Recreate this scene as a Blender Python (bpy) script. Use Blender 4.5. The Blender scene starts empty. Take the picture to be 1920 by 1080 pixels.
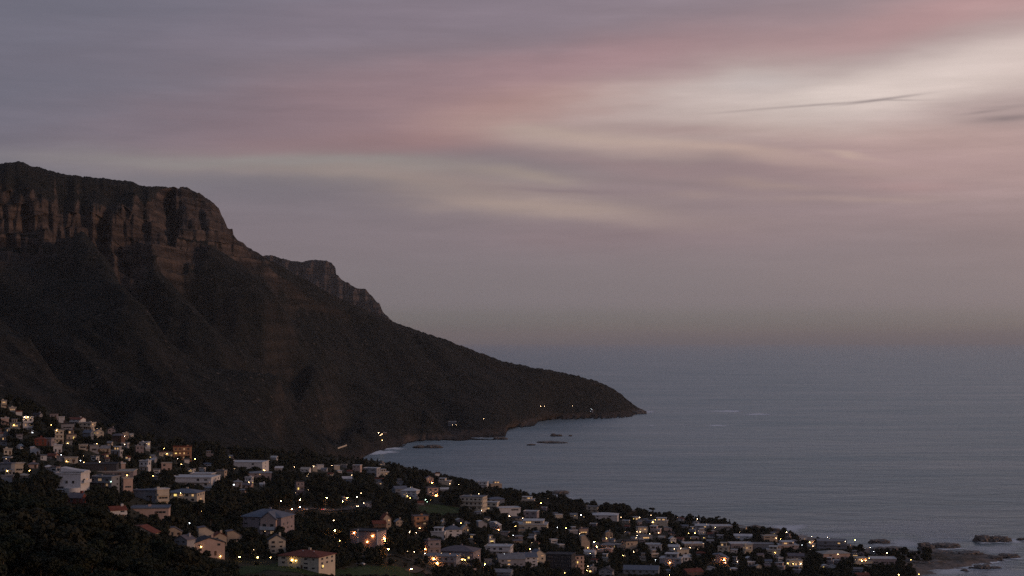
import bpy, math, random
import numpy as np
from mathutils import Vector, Matrix, Euler
from mathutils.bvhtree import BVHTree

# ------------------------------------------------------------------ basics
SC = bpy.context.scene
COL = SC.collection
RAD = math.radians
rng = random.Random(7)
nrg = np.random.default_rng(11)
F = 3200.0                      # focal length in photo pixels (1920 wide)
CAMH = 200.0
TH = math.atan(100 / F)         # camera pitched slightly up, eye level at photo row 640
CAM = Vector((0, 0, CAMH))


def ray(px, py):
    a, b = (px - 960) / F, (540 - py) / F
    return Vector((a, math.cos(TH) - b * math.sin(TH), math.sin(TH) + b * math.cos(TH)))


def y2h(py, Y):
    return CAMH + Y * np.tan(TH + np.arctan((540 - py) / F))


def col2x(px, Y, h):
    """world X of azimuth column px at depth Y and height h"""
    b = np.tan(np.arctan((h - CAMH) / Y) - TH)
    return (px - 960) / F * Y / (np.cos(TH) - b * np.sin(TH))


def sea_depth(py):
    e = np.arctan((540 - py) / F) + TH
    return -CAMH / np.tan(np.minimum(e, -0.002))


def project(p):
    """world point -> photo pixel and depth"""
    y, z = p[1], p[2] - CAMH
    f = y * math.cos(TH) + z * math.sin(TH)
    u = -y * math.sin(TH) + z * math.cos(TH)
    return 960 + F * p[0] / f, 540 - F * u / f, y


def tag(o, label=None, cat=None, group=None, kind=None):
    if label: o['label'] = label
    if cat: o['category'] = cat
    if group: o['group'] = group
    if kind: o['kind'] = kind
    return o


def link(name, me, mats=None, parent=None, smooth=False):
    o = bpy.data.objects.new(name, me)
    COL.objects.link(o)
    if parent: o.parent = parent
    if mats is not None and len(me.materials) == 0:
        for m in (mats if isinstance(mats, (list, tuple)) else [mats]):
            me.materials.append(m)
    if smooth and len(me.polygons):
        me.polygons.foreach_set('use_smooth', [True] * len(me.polygons))
    return o


def empty(name, loc, rz=0.0):
    o = bpy.data.objects.new(name, None)
    COL.objects.link(o)
    o.location = loc
    o.rotation_euler = (0, 0, rz)
    o.empty_display_size = 1
    return o


class MB:
    """collects faces of one mesh"""
    def __init__(s): s.v, s.f, s.m = [], [], []

    def poly(s, pts, m=0):
        n = len(s.v); s.v += [tuple(p) for p in pts]; s.f.append(tuple(range(n, n + len(pts)))); s.m.append(m)

    def box(s, x0, x1, y0, y1, z0, z1, m=0):
        n = len(s.v)
        s.v += [(x0, y0, z0), (x1, y0, z0), (x1, y1, z0), (x0, y1, z0), (x0, y0, z1), (x1, y0, z1), (x1, y1, z1), (x0, y1, z1)]
        for q in ((3, 2, 1, 0), (4, 5, 6, 7), (0, 1, 5, 4), (1, 2, 6, 5), (2, 3, 7, 6), (3, 0, 4, 7)):
            s.f.append(tuple(n + i for i in q)); s.m.append(m)

    def prism(s, prof, y0, y1, m=0, axis='y'):
        """profile in x,z (counter clockwise seen from -y) extruded along y (or swapped to x)"""
        n, k = len(s.v), len(prof)
        for yy in (y0, y1):
            for a, b in prof:
                s.v.append((a, yy, b) if axis == 'y' else (yy, a, b))
        fl = [tuple(n + i for i in range(k)), tuple(n + k + i for i in reversed(range(k)))]
        for i in range(k):
            j = (i + 1) % k
            fl.append((n + i, n + k + i, n + k + j, n + j))
        if axis != 'y': fl = [tuple(reversed(q)) for q in fl]
        s.f += fl; s.m += [m] * len(fl)

    def tube(s, p0, p1, r0, r1, n=7, m=0):
        p0, p1 = Vector(p0), Vector(p1); d = (p1 - p0).normalized()
        a = d.orthogonal().normalized(); b = d.cross(a); k = len(s.v)
        for p, r in ((p0, r0), (p1, r1)):
            for i in range(n):
                t = 2 * math.pi * i / n
                s.v.append(tuple(p + a * r * math.cos(t) + b * r * math.sin(t)))
        for i in range(n):
            j = (i + 1) % n
            s.f.append((k + i, k + j, k + n + j, k + n + i)); s.m.append(m)
        s.f.append(tuple(k + i for i in reversed(range(n)))); s.m.append(m)
        s.f.append(tuple(k + n + i for i in range(n))); s.m.append(m)

    def ball(s, c, r, sz=1.0, seg=10, rings=6, m=0):
        k = len(s.v); c = Vector(c)
        for i in range(rings + 1):
            t = math.pi * i / rings
            for j in range(seg):
                u = 2 * math.pi * j / seg
                s.v.append((c.x + r * math.sin(t) * math.cos(u), c.y + r * math.sin(t) * math.sin(u), c.z + r * sz * math.cos(t)))
        for i in range(rings):
            for j in range(seg):
                j2 = (j + 1) % seg
                s.f.append((k + i * seg + j, k + (i + 1) * seg + j, k + (i + 1) * seg + j2, k + i * seg + j2)); s.m.append(m)

    def mesh(s, name):
        me = bpy.data.meshes.new(name); me.from_pydata(s.v, [], s.f); me.update()
        return me

    def build(s, name, mats, parent=None, smooth=False):
        me = s.mesh(name)
        o = link(name, me, mats, parent, smooth)
        if any(s.m): me.polygons.foreach_set('material_index', s.m)
        return o


def np_mesh(name, V, Q):
    """mesh from numpy vertices and quads"""
    me = bpy.data.meshes.new(name)
    V = np.asarray(V, np.float32); Q = np.asarray(Q, np.int32)
    me.vertices.add(len(V)); me.vertices.foreach_set('co', V.ravel())
    k = Q.shape[1]
    me.loops.add(Q.size); me.loops.foreach_set('vertex_index', Q.ravel())
    me.polygons.add(len(Q)); me.polygons.foreach_set('loop_start', np.arange(0, Q.size, k, dtype=np.int32))
    me.update(calc_edges=True); me.validate()
    return me


def grid_quads(nr, nc):
    i = np.arange(nr - 1)[:, None] * nc + np.arange(nc - 1)[None, :]
    return np.stack([i, i + 1, i + nc + 1, i + nc], -1).reshape(-1, 4)


# ------------------------------------------------------------------ numpy noise
def _h(ix, iy, iz, seed):
    with np.errstate(over='ignore'):
        n = (ix.astype(np.int64) * 374761393 + iy.astype(np.int64) * 668265263 + iz.astype(np.int64) * 2147483647 + seed * 1274126177)
        n = (n ^ (n >> 13)) * 1274126177
        n = n ^ (n >> 16)
    return (n & 0xffffff).astype(np.float64) / 0xffffff


def vnoise(x, y, z=None, seed=0):
    x = np.asarray(x, float); y = np.asarray(y, float)
    z = np.zeros_like(x) if z is None else np.asarray(z, float)
    fx, fy, fz = np.floor(x), np.floor(y), np.floor(z)
    tx, ty, tz = x - fx, y - fy, z - fz
    tx, ty, tz = [t * t * t * (t * (t * 6 - 15) + 10) for t in (tx, ty, tz)]
    ix, iy, iz = fx.astype(int), fy.astype(int), fz.astype(int)
    r = 0
    for dx in (0, 1):
        wx = tx if dx else 1 - tx
        for dy in (0, 1):
            wy = ty if dy else 1 - ty
            for dz in (0, 1):
                wz = tz if dz else 1 - tz
                r = r + wx * wy * wz * _h(ix + dx, iy + dy, iz + dz, seed)
    return r


def fbm(x, y, z=None, oct=4, seed=0, ridged=False):
    a, s, t = 1.0, 0.0, 0.0
    for o in range(oct):
        n = vnoise(x, y, z, seed + o * 17)
        n = 1 - np.abs(2 * n - 1) if ridged else n
        s = s + a * n; t += a; a *= .5
        x, y = x * 2.03, y * 2.03
        if z is not None: z = z * 2.03
    return s / t


def pchip(xs, ys, xq):
    """monotone cubic through ys (n, ...) at xs, read at xq"""
    xs = np.asarray(xs, float); ys = np.asarray(ys, float); xq = np.asarray(xq, float)
    sh = (-1,) + (1,) * (ys.ndim - 1)
    h = np.diff(xs).reshape(sh); d = np.diff(ys, axis=0) / h
    m = np.zeros_like(ys)
    m[0], m[-1] = d[0], d[-1]
    w1, w2 = 2 * h[1:] + h[:-1], h[1:] + 2 * h[:-1]
    ok = d[:-1] * d[1:] > 0
    with np.errstate(divide='ignore', invalid='ignore'):
        mm = (w1 + w2) / (w1 / d[:-1] + w2 / d[1:])
    m[1:-1] = np.where(ok, mm, 0)
    k = np.clip(np.searchsorted(xs, xq) - 1, 0, len(xs) - 2)
    hh = (xs[k + 1] - xs[k]); t = ((xq - xs[k]) / hh)
    hh, t = hh.reshape(sh), t.reshape(sh)
    return (ys[k] * (2 * t**3 - 3 * t**2 + 1) + m[k] * hh * (t**3 - 2 * t**2 + t) + ys[k + 1] * (-2 * t**3 + 3 * t**2) + m[k + 1] * hh * (t**3 - t**2))


def sstep(a, b, x):
    t = np.clip((x - a) / (b - a), 0, 1); return t * t * (3 - 2 * t)


def srgb(r, g, b):
    f = lambda c: c / 255 / 12.92 if c <= 10 else ((c / 255 + .055) / 1.055) ** 2.4
    return (f(r), f(g), f(b))


# ------------------------------------------------------------------ materials
class NT:
    """small helper for node graphs"""
    def __init__(s, tree):
        s.t = tree; tree.nodes.clear()

    def n(s, typ, **kw):
        nd = s.t.nodes.new(typ)
        for k, v in kw.items():
            if k.startswith('i_'):
                key = k[2:]
                nd.inputs[int(key) if key.isdigit() else key.replace('_', ' ')].default_value = v
            else: setattr(nd, k, v)
        return nd

    def l(s, a, b): s.t.links.new(a, b)

    def val(s, sock, v):
        if isinstance(v, (int, float)): sock.default_value = v
        elif isinstance(v, (tuple, list)): sock.default_value = tuple(v) + ((1.0,) if len(v) == 3 and sock.type == 'RGBA' else ())
        else: s.l(v, sock)

    def math(s, op, a, b=None, clamp=False):
        nd = s.n('ShaderNodeMath', operation=op, use_clamp=clamp)
        s.val(nd.inputs[0], a)
        if b is not None: s.val(nd.inputs[1], b)
        return nd.outputs[0]

    def mix(s, f, a, b, blend='MIX'):
        nd = s.n('ShaderNodeMix', data_type='RGBA', blend_type=blend)
        s.val(nd.inputs[0], f); s.val(nd.inputs[6], a); s.val(nd.inputs[7], b)
        return nd.outputs[2]

    def noise(s, vec, scale, detail=4, rough=.55, dist=0.0):
        nd = s.n('ShaderNodeTexNoise'); nd.inputs['Scale'].default_value = scale
        nd.inputs['Detail'].default_value = detail; nd.inputs['Roughness'].default_value = rough
        nd.inputs['Distortion'].default_value = dist
        if vec is not None: s.l(vec, nd.inputs['Vector'])
        return nd.outputs[0]

    def map(s, vec, scale=(1, 1, 1), loc=(0, 0, 0), rot=(0, 0, 0), typ='POINT'):
        nd = s.n('ShaderNodeMapping', vector_type=typ)
        s.l(vec, nd.inputs['Vector']); nd.inputs['Scale'].default_value = scale
        nd.inputs['Location'].default_value = loc; nd.inputs['Rotation'].default_value = rot
        return nd.outputs[0]

    def ramp(s, f, a, b):
        nd = s.n('ShaderNodeMapRange'); nd.inputs[1].default_value = a; nd.inputs[2].default_value = b
        s.val(nd.inputs[0], f); return nd.outputs[0]

    def out(s, shader, vol=None):
        o = s.n('ShaderNodeOutputMaterial'); s.l(shader, o.inputs[0])

    def bsdf(s, col, rough=.8, spec=.3, normal=None, emit=None, estr=0.0, metal=0.0):
        b = s.n('ShaderNodeBsdfPrincipled')
        s.val(b.inputs['Base Color'], col); s.val(b.inputs['Roughness'], rough)
        b.inputs['Specular IOR Level'].default_value = spec; b.inputs['Metallic'].default_value = metal
        if normal is not None: s.l(normal, b.inputs['Normal'])
        if emit is not None:
            s.val(b.inputs['Emission Color'], emit); b.inputs['Emission Strength'].default_value = estr
        return b.outputs[0]

    def bump(s, h, strength=.5, dist=1.0):
        nd = s.n('ShaderNodeBump'); nd.inputs['Strength'].default_value = strength; nd.inputs['Distance'].default_value = dist
        s.l(h, nd.inputs['Height']); return nd.outputs[0]


def newmat(name):
    m = bpy.data.materials.new(name); m.use_nodes = True
    return m, NT(m.node_tree)


def mat_plain(name, col, rough=.8, var=.15, scale=.6, spec=.25, metal=0.0, stain=0.0):
    """painted or cast surface with patchy weathering"""
    m, t = newmat(name)
    pos = t.n('ShaderNodeNewGeometry').outputs['Position']
    oi = t.n('ShaderNodeObjectInfo').outputs['Random']
    n1 = t.noise(pos, scale, 5, .65)
    dark = tuple(c * (1 - 2 * var) for c in col); lite = tuple(min(.86, c * (1 + var)) for c in col)
    c = t.mix(t.ramp(n1, .3, .7), dark, lite)
    if stain:
        st = t.noise(t.map(pos, (1.6, 1.6, .12)), 1.0, 4, .6)
        c = t.mix(t.math('MULTIPLY', t.ramp(st, .52, .75), stain), c, tuple(k * .45 for k in col))
    c = t.mix(t.ramp(oi, -1.2, 2.2), c, t.mix(1.0, c, (.72, .70, .70), 'MULTIPLY'))
    t.out(t.bsdf(c, rough, spec, metal=metal)); return m


def mat_emit(name, col, strength):
    m, t = newmat(name)
    t.out(t.bsdf(tuple(.8 * c for c in col), .4, .3, emit=col, estr=strength)); return m


def mat_tile(name, col, var=.25):
    """clay tile or sheet roof: courses across the slope"""
    m, t = newmat(name)
    tc = t.n('ShaderNodeTexCoord').outputs['Object']
    pos = t.n('ShaderNodeNewGeometry').outputs['Position']
    wv = t.n('ShaderNodeTexWave', wave_type='BANDS', bands_direction='X'); wv.inputs['Scale'].default_value = .8
    wv.inputs['Distortion'].default_value = .6
    t.l(tc, wv.inputs['Vector'])
    n1 = t.noise(pos, .5, 5, .7)
    c = t.mix(t.ramp(n1, .28, .72), tuple(k * (1 - 1.6 * var) for k in col), tuple(min(.8, k * (1 + var)) for k in col))
    c = t.mix(t.math('MULTIPLY', wv.outputs[1], .35), c, tuple(k * .55 for k in col))
    t.out(t.bsdf(c, .85, .2, normal=t.bump(wv.outputs[1], .4, .08))); return m


def mat_leaf(name, c0, c1, scale=.25):
    m, t = newmat(name)
    pos = t.n('ShaderNodeNewGeometry').outputs['Position']
    oi = t.n('ShaderNodeObjectInfo').outputs['Random']
    n1 = t.noise(pos, scale, 3, .6)
    c = t.mix(t.ramp(n1, .3, .7), c0, c1)
    c = t.mix(t.math('MULTIPLY', oi, .5), c, (.030, .028, .016))
    t.out(t.bsdf(c, .75, .15)); return m


M = {}
for nm, c in dict(white=(.74, .72, .72), cream=(.66, .58, .47), grey=(.36, .36, .39), pink=(.60, .44, .38), mauve=(.34, .29, .31),
                  beige=(.52, .42, .33), brown=(.17, .10, .08), red=(.24, .07, .05), dark=(.06, .06, .07), slate=(.24, .26, .30)).items():
    M[nm] = mat_plain('painted_plaster_' + nm, c, .85, .09, .35, stain=.35)
M['brick'] = mat_plain('orange_brick', (.56, .30, .17), .9, .2, .8)
for nm, c in dict(rw=(.62, .61, .62), rg=(.26, .26, .28), rd=(.055, .055, .065), rr=(.20, .062, .042), rb=(.16, .18, .23), rm=(.17, .15, .17), rc=(.45, .41, .37)).items():
    M[nm] = mat_tile('roof_' + nm, c)
M['frame'] = mat_plain('window_frame', (.30, .29, .29), .5, .1, 2)
M['metal'] = mat_plain('galvanised_pole', (.30, .28, .26), .45, .1, 3, .5, .6)
M['door'] = mat_plain('stained_door', (.13, .07, .04), .6, .2, 2)
M['concrete'] = mat_plain('concrete', (.36, .35, .34), .9, .15, .6, stain=.4)
M['bark'] = mat_plain('bark', (.10, .075, .055), .95, .3, 3)
M['palebark'] = mat_plain('pale_bark', (.20, .16, .12), .95, .3, 3)
M['leaf'] = mat_leaf('leaf_dark', (.010, .014, .009), (.026, .033, .018))
M['leaf2'] = mat_leaf('leaf_olive', (.016, .018, .011), (.040, .038, .022))
M['pine'] = mat_leaf('leaf_pine', (.007, .012, .007), (.020, .027, .014))
M['rust'] = mat_leaf('leaf_rust', (.06, .040, .026), (.13, .085, .055))
m, t = newmat('window_glass'); t.out(t.bsdf((.018, .02, .024), .12, .6)); M['glass'] = m
M['litwarm'] = mat_emit('window_lit_warm', (1.0, .60, .26), .55)
M['lityellow'] = mat_emit('window_lit_yellow', (1.0, .72, .22), 1.1)
M['litdim'] = mat_emit('window_lit_dim', (1.0, .62, .34), .2)
LAMP = {k: mat_emit('lamp_' + k, c, s) for k, c, s in (
    ('w', (1.0, .66, .36), 30), ('o', (1.0, .34, .08), 380), ('c', (.86, .95, 1.0), 14), ('y', (1.0, .62, .18), 38), ('g', (.62, 1.0, .72), 12),
    ('r', (1.0, .07, .03), 5))}
for k, c in (('w1', (1.0, .66, .36)), ('y1', (1.0, .62, .18)), ('c1', (.86, .95, 1.0)), ('o1', (1.0, .40, .12))): LAMP[k] = mat_emit('lamp_dim_' + k[0], c, 8)
HAZE = 1.25e-5
SUN_EL = RAD(6); SUN_AZ = RAD(104); SUN_E = 1.2; SUN_COL = (1.0, .60, .38)
SKY_GAIN = 1.1; NISHITA_GAIN = .004
# cloud bands: centre column and row in the photo's angle grid, half sizes, tilt, colour, weight
SKYB = [
    (-100, 150, 650, 260, 0, (103, 105, 119), .85),
    (120, 330, 560, 40, 0, (122, 121, 127), .6),
    (900, 20, 800, 60, 6, (128, 116, 128), .6),
    (640, 190, 420, 75, 8, (140, 116, 122), .75),
    (830, 245, 280, 45, 6, (154, 120, 119), .85),
    (560, 275, 260, 26, 4, (138, 116, 120), .6),
    (1140, 120, 320, 52, 12, (160, 126, 131), .75),
    (1130, 180, 150, 24, 9, (178, 150, 144), .6),
    (1500, 92, 480, 40, 8, (158, 131, 136), .88),
    (1850, 40, 280, 36, 8, (168, 132, 139), .9),
    (700, 322, 330, 26, -2, (150, 139, 134), .9),
    (480, 308, 330, 13, -1, (143, 138, 136), .75),
    (760, 345, 240, 12, -4, (150, 138, 132), .6),
    (1010, 388, 270, 20, -5, (168, 150, 140), .9),
    (900, 352, 260, 14, -4, (154, 138, 132), .6),
    (1130, 262, 250, 26, -6, (178, 156, 148), .8),
    (1180, 310, 190, 20, -8, (146, 124, 126), .6),
    (1780, 265, 420, 46, -5, (172, 145, 143), .7),
    (1400, 236, 320, 34, -3, (178, 154, 146), .6),
    (1680, 176, 430, 54, 4, (212, 201, 194), .92),
    (1930, 128, 260, 48, 8, (228, 217, 212), .9),
    (1330, 168, 220, 40, 9, (190, 176, 171), .7),
    (1740, 318, 330, 44, -4, (166, 140, 142), .85),
    (1480, 298, 260, 16, -6, (178, 154, 146), .6),
    (1350, 345, 420, 34, 0, (140, 122, 126), .7),
    (1620, 400, 420, 40, 0, (146, 126, 130), .5),
    (1400, 622, 1100, 14, 0, (118, 111, 104), .5),
    (975, 200, 150, 34, 4, (160, 126, 121), .55),
    (1430, 158, 130, 20, 2, (194, 187, 186), .6),
    (1110, 246, 130, 11, -5, (178, 160, 150), .6),
    (1215, 262, 200, 10, -7, (176, 156, 147), .6),
    (1240, 236, 130, 12, -2, (150, 126, 126), .5),
    (1380, 276, 130, 9, -5, (184, 160, 150), .55),
    (1430, 318, 200, 12, -2, (138, 119, 124), .6),
    (1630, 289, 60, 5, -6, (190, 168, 154), .55),
    (1440, 345, 90, 9, -3, (158, 138, 132), .55),
    (1290, 366, 80, 7, 0, (152, 134, 130), .5),
    (1600, 374, 160, 8, 0, (158, 138, 132), .5),
    (1710, 352, 110, 12, -3, (160, 130, 132), .55),
    (985, 330, 90, 12, -4, (158, 144, 134), .6),
    (1040, 358, 160, 6, -2, (126, 112, 118), .55),
    (1180, 440, 260, 34, 0, (132, 114, 119), .5),
    (3300, 100, 1300, 500, 0, (190, 160, 150), .8),
]
WISPS = [(1655, 197, 80, 2.6, 6, .75), (1530, 204, 75, 2.2, 3, .7), (1405, 211, 75, 2.2, 4, .55), (1690, 199, 45, 1.6, -2, .5), (1890, 238, 70, 7, 2, .75), (1860, 224, 55, 3, 6, .5), (1900, 216, 50, 3, 3, .5), (1260, 345, 150, 7, -3, .3), (740, 360, 90, 4, -2, .45)]
DENOISE = False
# ------------------------------------------------------------------ land: one loft for the town slope, one for each mountain
TCOL = [-400, 0, 150, 300, 500, 700, 900, 1100, 1300, 1500, 1690, 1740, 1800, 1860, 1900, 2300]
TK = [
    [(15, 190), (150, 170), (300, 155), (480, 158), (620, 145), (850, 148), (1000, 152), (1150, 158), (1500, 174), (1800, 168)],
    [(15, 190), (150, 165), (300, 141), (480, 145.5), (620, 130), (800, 134), (950, 132), (1200, 137), (1450, 151), (1700, 140)],
    [(15, 190), (150, 163), (300, 138), (480, 141), (610, 124), (780, 129), (950, 126), (1200, 127.5), (1480, 128), (1750, 110)],
    [(15, 190), (150, 160), (300, 130), (500, 131), (640, 105), (790, 108.6), (950, 111), (1250, 105.5), (1600, 104), (1900, 80)],
    [(15, 190), (150, 156), (300, 118), (540, 108), (720, 101), (860, 94), (1000, 92), (1450, 82), (2000, 68), (2350, 30)],
    [(15, 190), (150, 154), (300, 115), (560, 95), (850, 83), (1000, 80), (1300, 74), (1700, 61), (2300, 38), (2600, -12)],
    [(15, 190), (150, 152), (300, 110), (700, 75), (1050, 55.6), (1200, 56.5), (1480, 52), (1750, 41), (2150, 21), (2450, -14)],
    [(15, 190), (150, 150), (300, 105), (800, 50), (1220, 32), (1380, 33), (1560, 28), (1800, 15), (2085, .6), (2300, -15)],
    [(15, 190), (150, 148), (300, 100), (850, 40), (1310, 20), (1450, 21), (1580, 17), (1730, 11), (1930, .3), (2150, -12)],
    [(15, 190), (150, 146), (300, 95), (900, 30), (1370, 11.6), (1450, 11.8), (1550, 9.2), (1640, 6), (1765, .3), (1950, -12)],
    [(15, 190), (150, 144), (300, 90), (900, 20), (1430, 4.6), (1480, 4.0), (1530, 3.4), (1570, 2.4), (1628, -.3), (1750, -10)],
    [(15, 190), (150, 142), (300, 88), (900, 16), (1400, 1.2), (1450, -1.0), (1510, .9), (1560, 2.4), (1615, 1.5), (1700, -10)],
    [(15, 190), (150, 141), (300, 86), (900, 13), (1400, -3), (1460, -2.5), (1518, .1), (1560, 2.2), (1605, 1.3), (1690, -8)],
    [(15, 190), (150, 140), (300, 85), (900, 11), (1400, -4), (1480, -3), (1540, -.6), (1566, 1.3), (1592, .5), (1660, -8)],
    [(15, 190), (150, 140), (300, 84), (900, 9), (1400, -5), (1480, -4), (1540, -3), (1566, -2.5), (1592, -3), (1660, -8)],
    [(15, 190), (150, 138), (300, 80), (900, 5), (1400, -6), (1440, -8), (1500, -8), (1550, -8), (1620, -8), (1750, -10)]]
pxs = np.arange(-400, 2301, 6.0)
Yk = pchip(TCOL, np.array([[k[0] for k in c] for c in TK], float), pxs)      # (ncol, K)
Hk = pchip(TCOL, np.array([[k[1] for k in c] for c in TK], float), pxs)
vq = np.concatenate([np.linspace(0, 2, 14)[:-1], np.linspace(2, 9, 280)])
Yt = pchip(np.arange(10), Yk.T, vq); Ht = pchip(np.arange(10), Hk.T, vq)
PX = np.broadcast_to(pxs[None, :], Yt.shape)
Xt = col2x(PX, Yt, Ht)
amp = sstep(-4, 12, Ht) * sstep(60, 300, Yt)
Ht = Ht + np.where((PX > 1640) & (Yt > 1380), 1.0, 0) * (fbm(Xt / 22, Yt / 22, oct=4, seed=13, ridged=True) - .55) * 3.2
Ht = Ht + amp * ((fbm(Xt / 60, Yt / 60, oct=3, seed=3) - .5) * 5 + (fbm(Xt / 14, Yt / 14, oct=2, seed=9) - .5) * 1.6)
Vt = np.stack([Xt, Yt, Ht], -1).reshape(-1, 3)
town_me = np_mesh('ground', Vt, grid_quads(*Yt.shape))

m, t = newmat('hillside_ground')
geo = t.n('ShaderNodeNewGeometry'); pos = geo.outputs['Position']
sp = t.n('ShaderNodeSeparateXYZ'); t.l(pos, sp.inputs[0])
a = t.noise(pos, .02, 6, .6); b = t.noise(pos, .25, 4, .65)
c = t.mix(t.ramp(a, .35, .65), (.016, .018, .011), (.040, .036, .022))
c = t.mix(t.math('MULTIPLY', t.ramp(b, .45, .75), .7), c, (.060, .048, .034))
zz = t.math('ADD', sp.outputs[2], t.math('MULTIPLY', t.noise(pos, .05, 4), 4.0))
c = t.mix(t.ramp(zz, 6.2, 3.4), c, t.mix(t.ramp(b, .35, .65), (.12, .095, .08), (.24, .20, .18)))
t.out(t.bsdf(c, .95, .1, normal=t.bump(b, .6, .5))); M['ground'] = m
ground = tag(link('ground', town_me, m, smooth=True), kind='structure')
TBVH = BVHTree.FromPolygons([tuple(v) for v in Vt], [tuple(q) for q in grid_quads(*Yt.shape)])


def hit(px, py, maxpx=0):
    """point on the town ground seen at photo pixel; slides down the picture to the first ground if it misses"""
    for k in range(60):
        d = ray(px, py + k * 2)
        h = TBVH.ray_cast(CAM, d.normalized())
        if h[0] is not None: return h[0]
    return None


def gz(x, y):
    h = TBVH.ray_cast(Vector((x, y, 900)), Vector((0, 0, -1)))
    return h[0].z if h[0] is not None else 0.0


# ---- near mountain
RIDGE = [(-420, 262), (-300, 275), (-180, 300), (-90, 296), (-40, 306), (0, 308), (22, 306), (34, 303), (48, 308), (60, 314), (84, 317), (92, 321), (126, 329),
         (150, 331), (186, 334), (205, 336), (238, 340), (250, 341), (262, 349), (300, 351), (326, 351), (335, 356), (338, 351), (350, 350), (356, 355), (372, 364),
         (387, 371), (400, 382), (411, 394), (417, 408), (423, 420), (427, 429), (436, 430), (438, 443), (445, 452), (456, 455), (462, 462), (470, 467), (482, 472),
         (494, 481), (520, 495), (560, 517), (620, 551), (680, 578), (740, 604), (800, 625), (840, 638), (880, 654), (910, 665), (940, 676), (970, 683), (1000, 689), (1030, 693), (1060, 700),
         (1086, 705), (1110, 712), (1130, 719), (1150, 728), (1163, 738), (1175, 748), (1186, 757), (1196, 764), (1212, 771)]
FOOT = [(-420, 722), (0, 765), (150, 812), (300, 850), (500, 868), (600, 870), (640, 866), (676, 860), (690, 853), (705, 846), (725, 841), (745, 838), (757, 836), (764, 830), (775, 827),
        (800, 825), (830, 824.5), (862, 825), (880, 823), (898, 824), (920, 824), (940, 823), (948, 816), (952, 803), (970, 800), (990, 799), (1003, 796), (1010, 789), (1030, 786), (1060, 785),
        (1100, 784), (1140, 783), (1170, 782), (1185, 780), (1198, 774), (1212, 772)]
RD = [(-420, 3100), (0, 3300), (250, 3600), (350, 3780), (440, 3950), (500, 4050), (600, 4200), (740, 4400), (900, 4500), (1000, 4560), (1100, 4720), (1170, 4850), (1212, 4890)]
FD = [(-420, 1380), (0, 1380), (150, 1400), (300, 1520), (500, 1900), (600, 2400), (650, 2800)]
CB = [(-420, 440), (0, 470), (100, 468), (200, 480), (260, 492), (340, 502), (400, 492), (450, 489), (495, 494), (520, 505)]
CM = [(-420, 405), (0, 424), (100, 424), (200, 430), (260, 436), (300, 432), (345, 428), (420, 431), (436, 441), (470, 475), (495, 487), (520, 500)]
ip = lambda P, x: np.interp(x, [p[0] for p in P], [p[1] for p in P])
mx = np.arange(-420, 1212.1, 2.0)
yR = ip(RIDGE, mx)
jit = (vnoise(mx / 5, mx * 0, seed=5) - .5) * 2.2 * (mx < 1180) + (vnoise(mx / 1.9, mx * 0, seed=8) - .5) * 1.5
dR = ip(RD, mx)
yF = ip(FOOT, mx) + (vnoise(mx / 6, mx * 0, seed=25) - .5) * 2 * (mx > 690)
dF = np.where(mx < 650, ip(FD, mx), sea_depth(yF))
bl = sstep(600, 690, mx); dF = np.where((mx > 600) & (mx < 700), ip(FD, mx) * (1 - bl) + sea_depth(yF) * bl, dF)
def soft(v, w=26):
    k_ = np.exp(-np.linspace(-2.2, 2.2, 2 * w + 1) ** 2); k_ /= k_.sum()
    return np.convolve(np.pad(v, w, mode='edge'), k_, 'valid')


yFs = soft(ip(FOOT, mx)); dFs = soft(dF)
bb = sstep(480, 560, mx); yB = soft(ip(CB, mx) * (1 - bb) + bb * (yR + .10 * (yFs - yR)), 8)
yM = soft(ip(CM, mx) * (1 - bb) + bb * (yR + .045 * (yFs - yR)), 6)
yM = np.maximum(yM, yR + .5); yB = np.maximum(yB, yM + .5)
CT = [(-420, 330), (-40, 338), (0, 345), (60, 352), (110, 374), (200, 384), (250, 388), (300, 394), (322, 385), (330, 358), (345, 352), (360, 360), (400, 386), (418, 412), (428, 433), (440, 455), (500, 487)]
yT = np.where(mx < 500, ip(CT, mx), yR + .02 * (yFs - yR)) + (vnoise(mx / 14, mx * 0, seed=45) - .5) * 14 * (mx < 320)
yT = np.clip(yT, yR + .3, yM - .3)
cd = np.interp(mx, [-420, 300, 440, 520, 700, 1212], [560, 560, 330, 170, 120, 15])
dB = dR - cd; dM = dR - cd * .68; dT = dR - cd * np.interp(mx, [-420, 310, 335, 500], [.52, .52, .06, .3])
KN = []
KN.append((yF + np.where(mx > 690, 1.5, 22), np.where(mx > 690, sea_depth(yF + 1.5), dF - 120)))
KN.append((yF, dF))
shelf = np.interp(mx, [-420, 650, 720, 1000, 1150, 1212], [.12, .12, .10, .10, .20, .30])
for q in (shelf, shelf + (1 - shelf) * .3, shelf + (1 - shelf) * .62):
    y = yFs + (yB - yFs) * q
    dq = q ** np.interp(mx, [-420, 650, 760, 1212], [.92, .95, 1.15, 1.0])
    KN.append((y, dFs + (dB - dFs) * dq))
KN.append((yB, dB)); KN.append((yM, dM)); KN.append((yT, dT)); KN.append((yR + jit, dR))
HK = [y2h(y, d) for y, d in KN]; DK = [d for y, d in KN]
HK.append(HK[-1] - 5); DK.append(dR + np.interp(mx, [0, 1212], [260, 60]))
HK.append(HK[-1] - np.interp(mx, [-420, 600, 1212], [60, 180, 110])); DK.append(dR + np.interp(mx, [0, 600, 1212], [1900, 900, 160]))
nk = len(HK)
vq = np.concatenate([np.linspace(0, 1, 8)[:-1], np.linspace(1, 2, 36)[:-1], np.linspace(2, 5, 150)[:-1], np.linspace(5, 6, 56)[:-1], np.linspace(6, 7, 56)[:-1], np.linspace(7, 8, 36)[:-1], np.linspace(8, 10, 16)])
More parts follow.
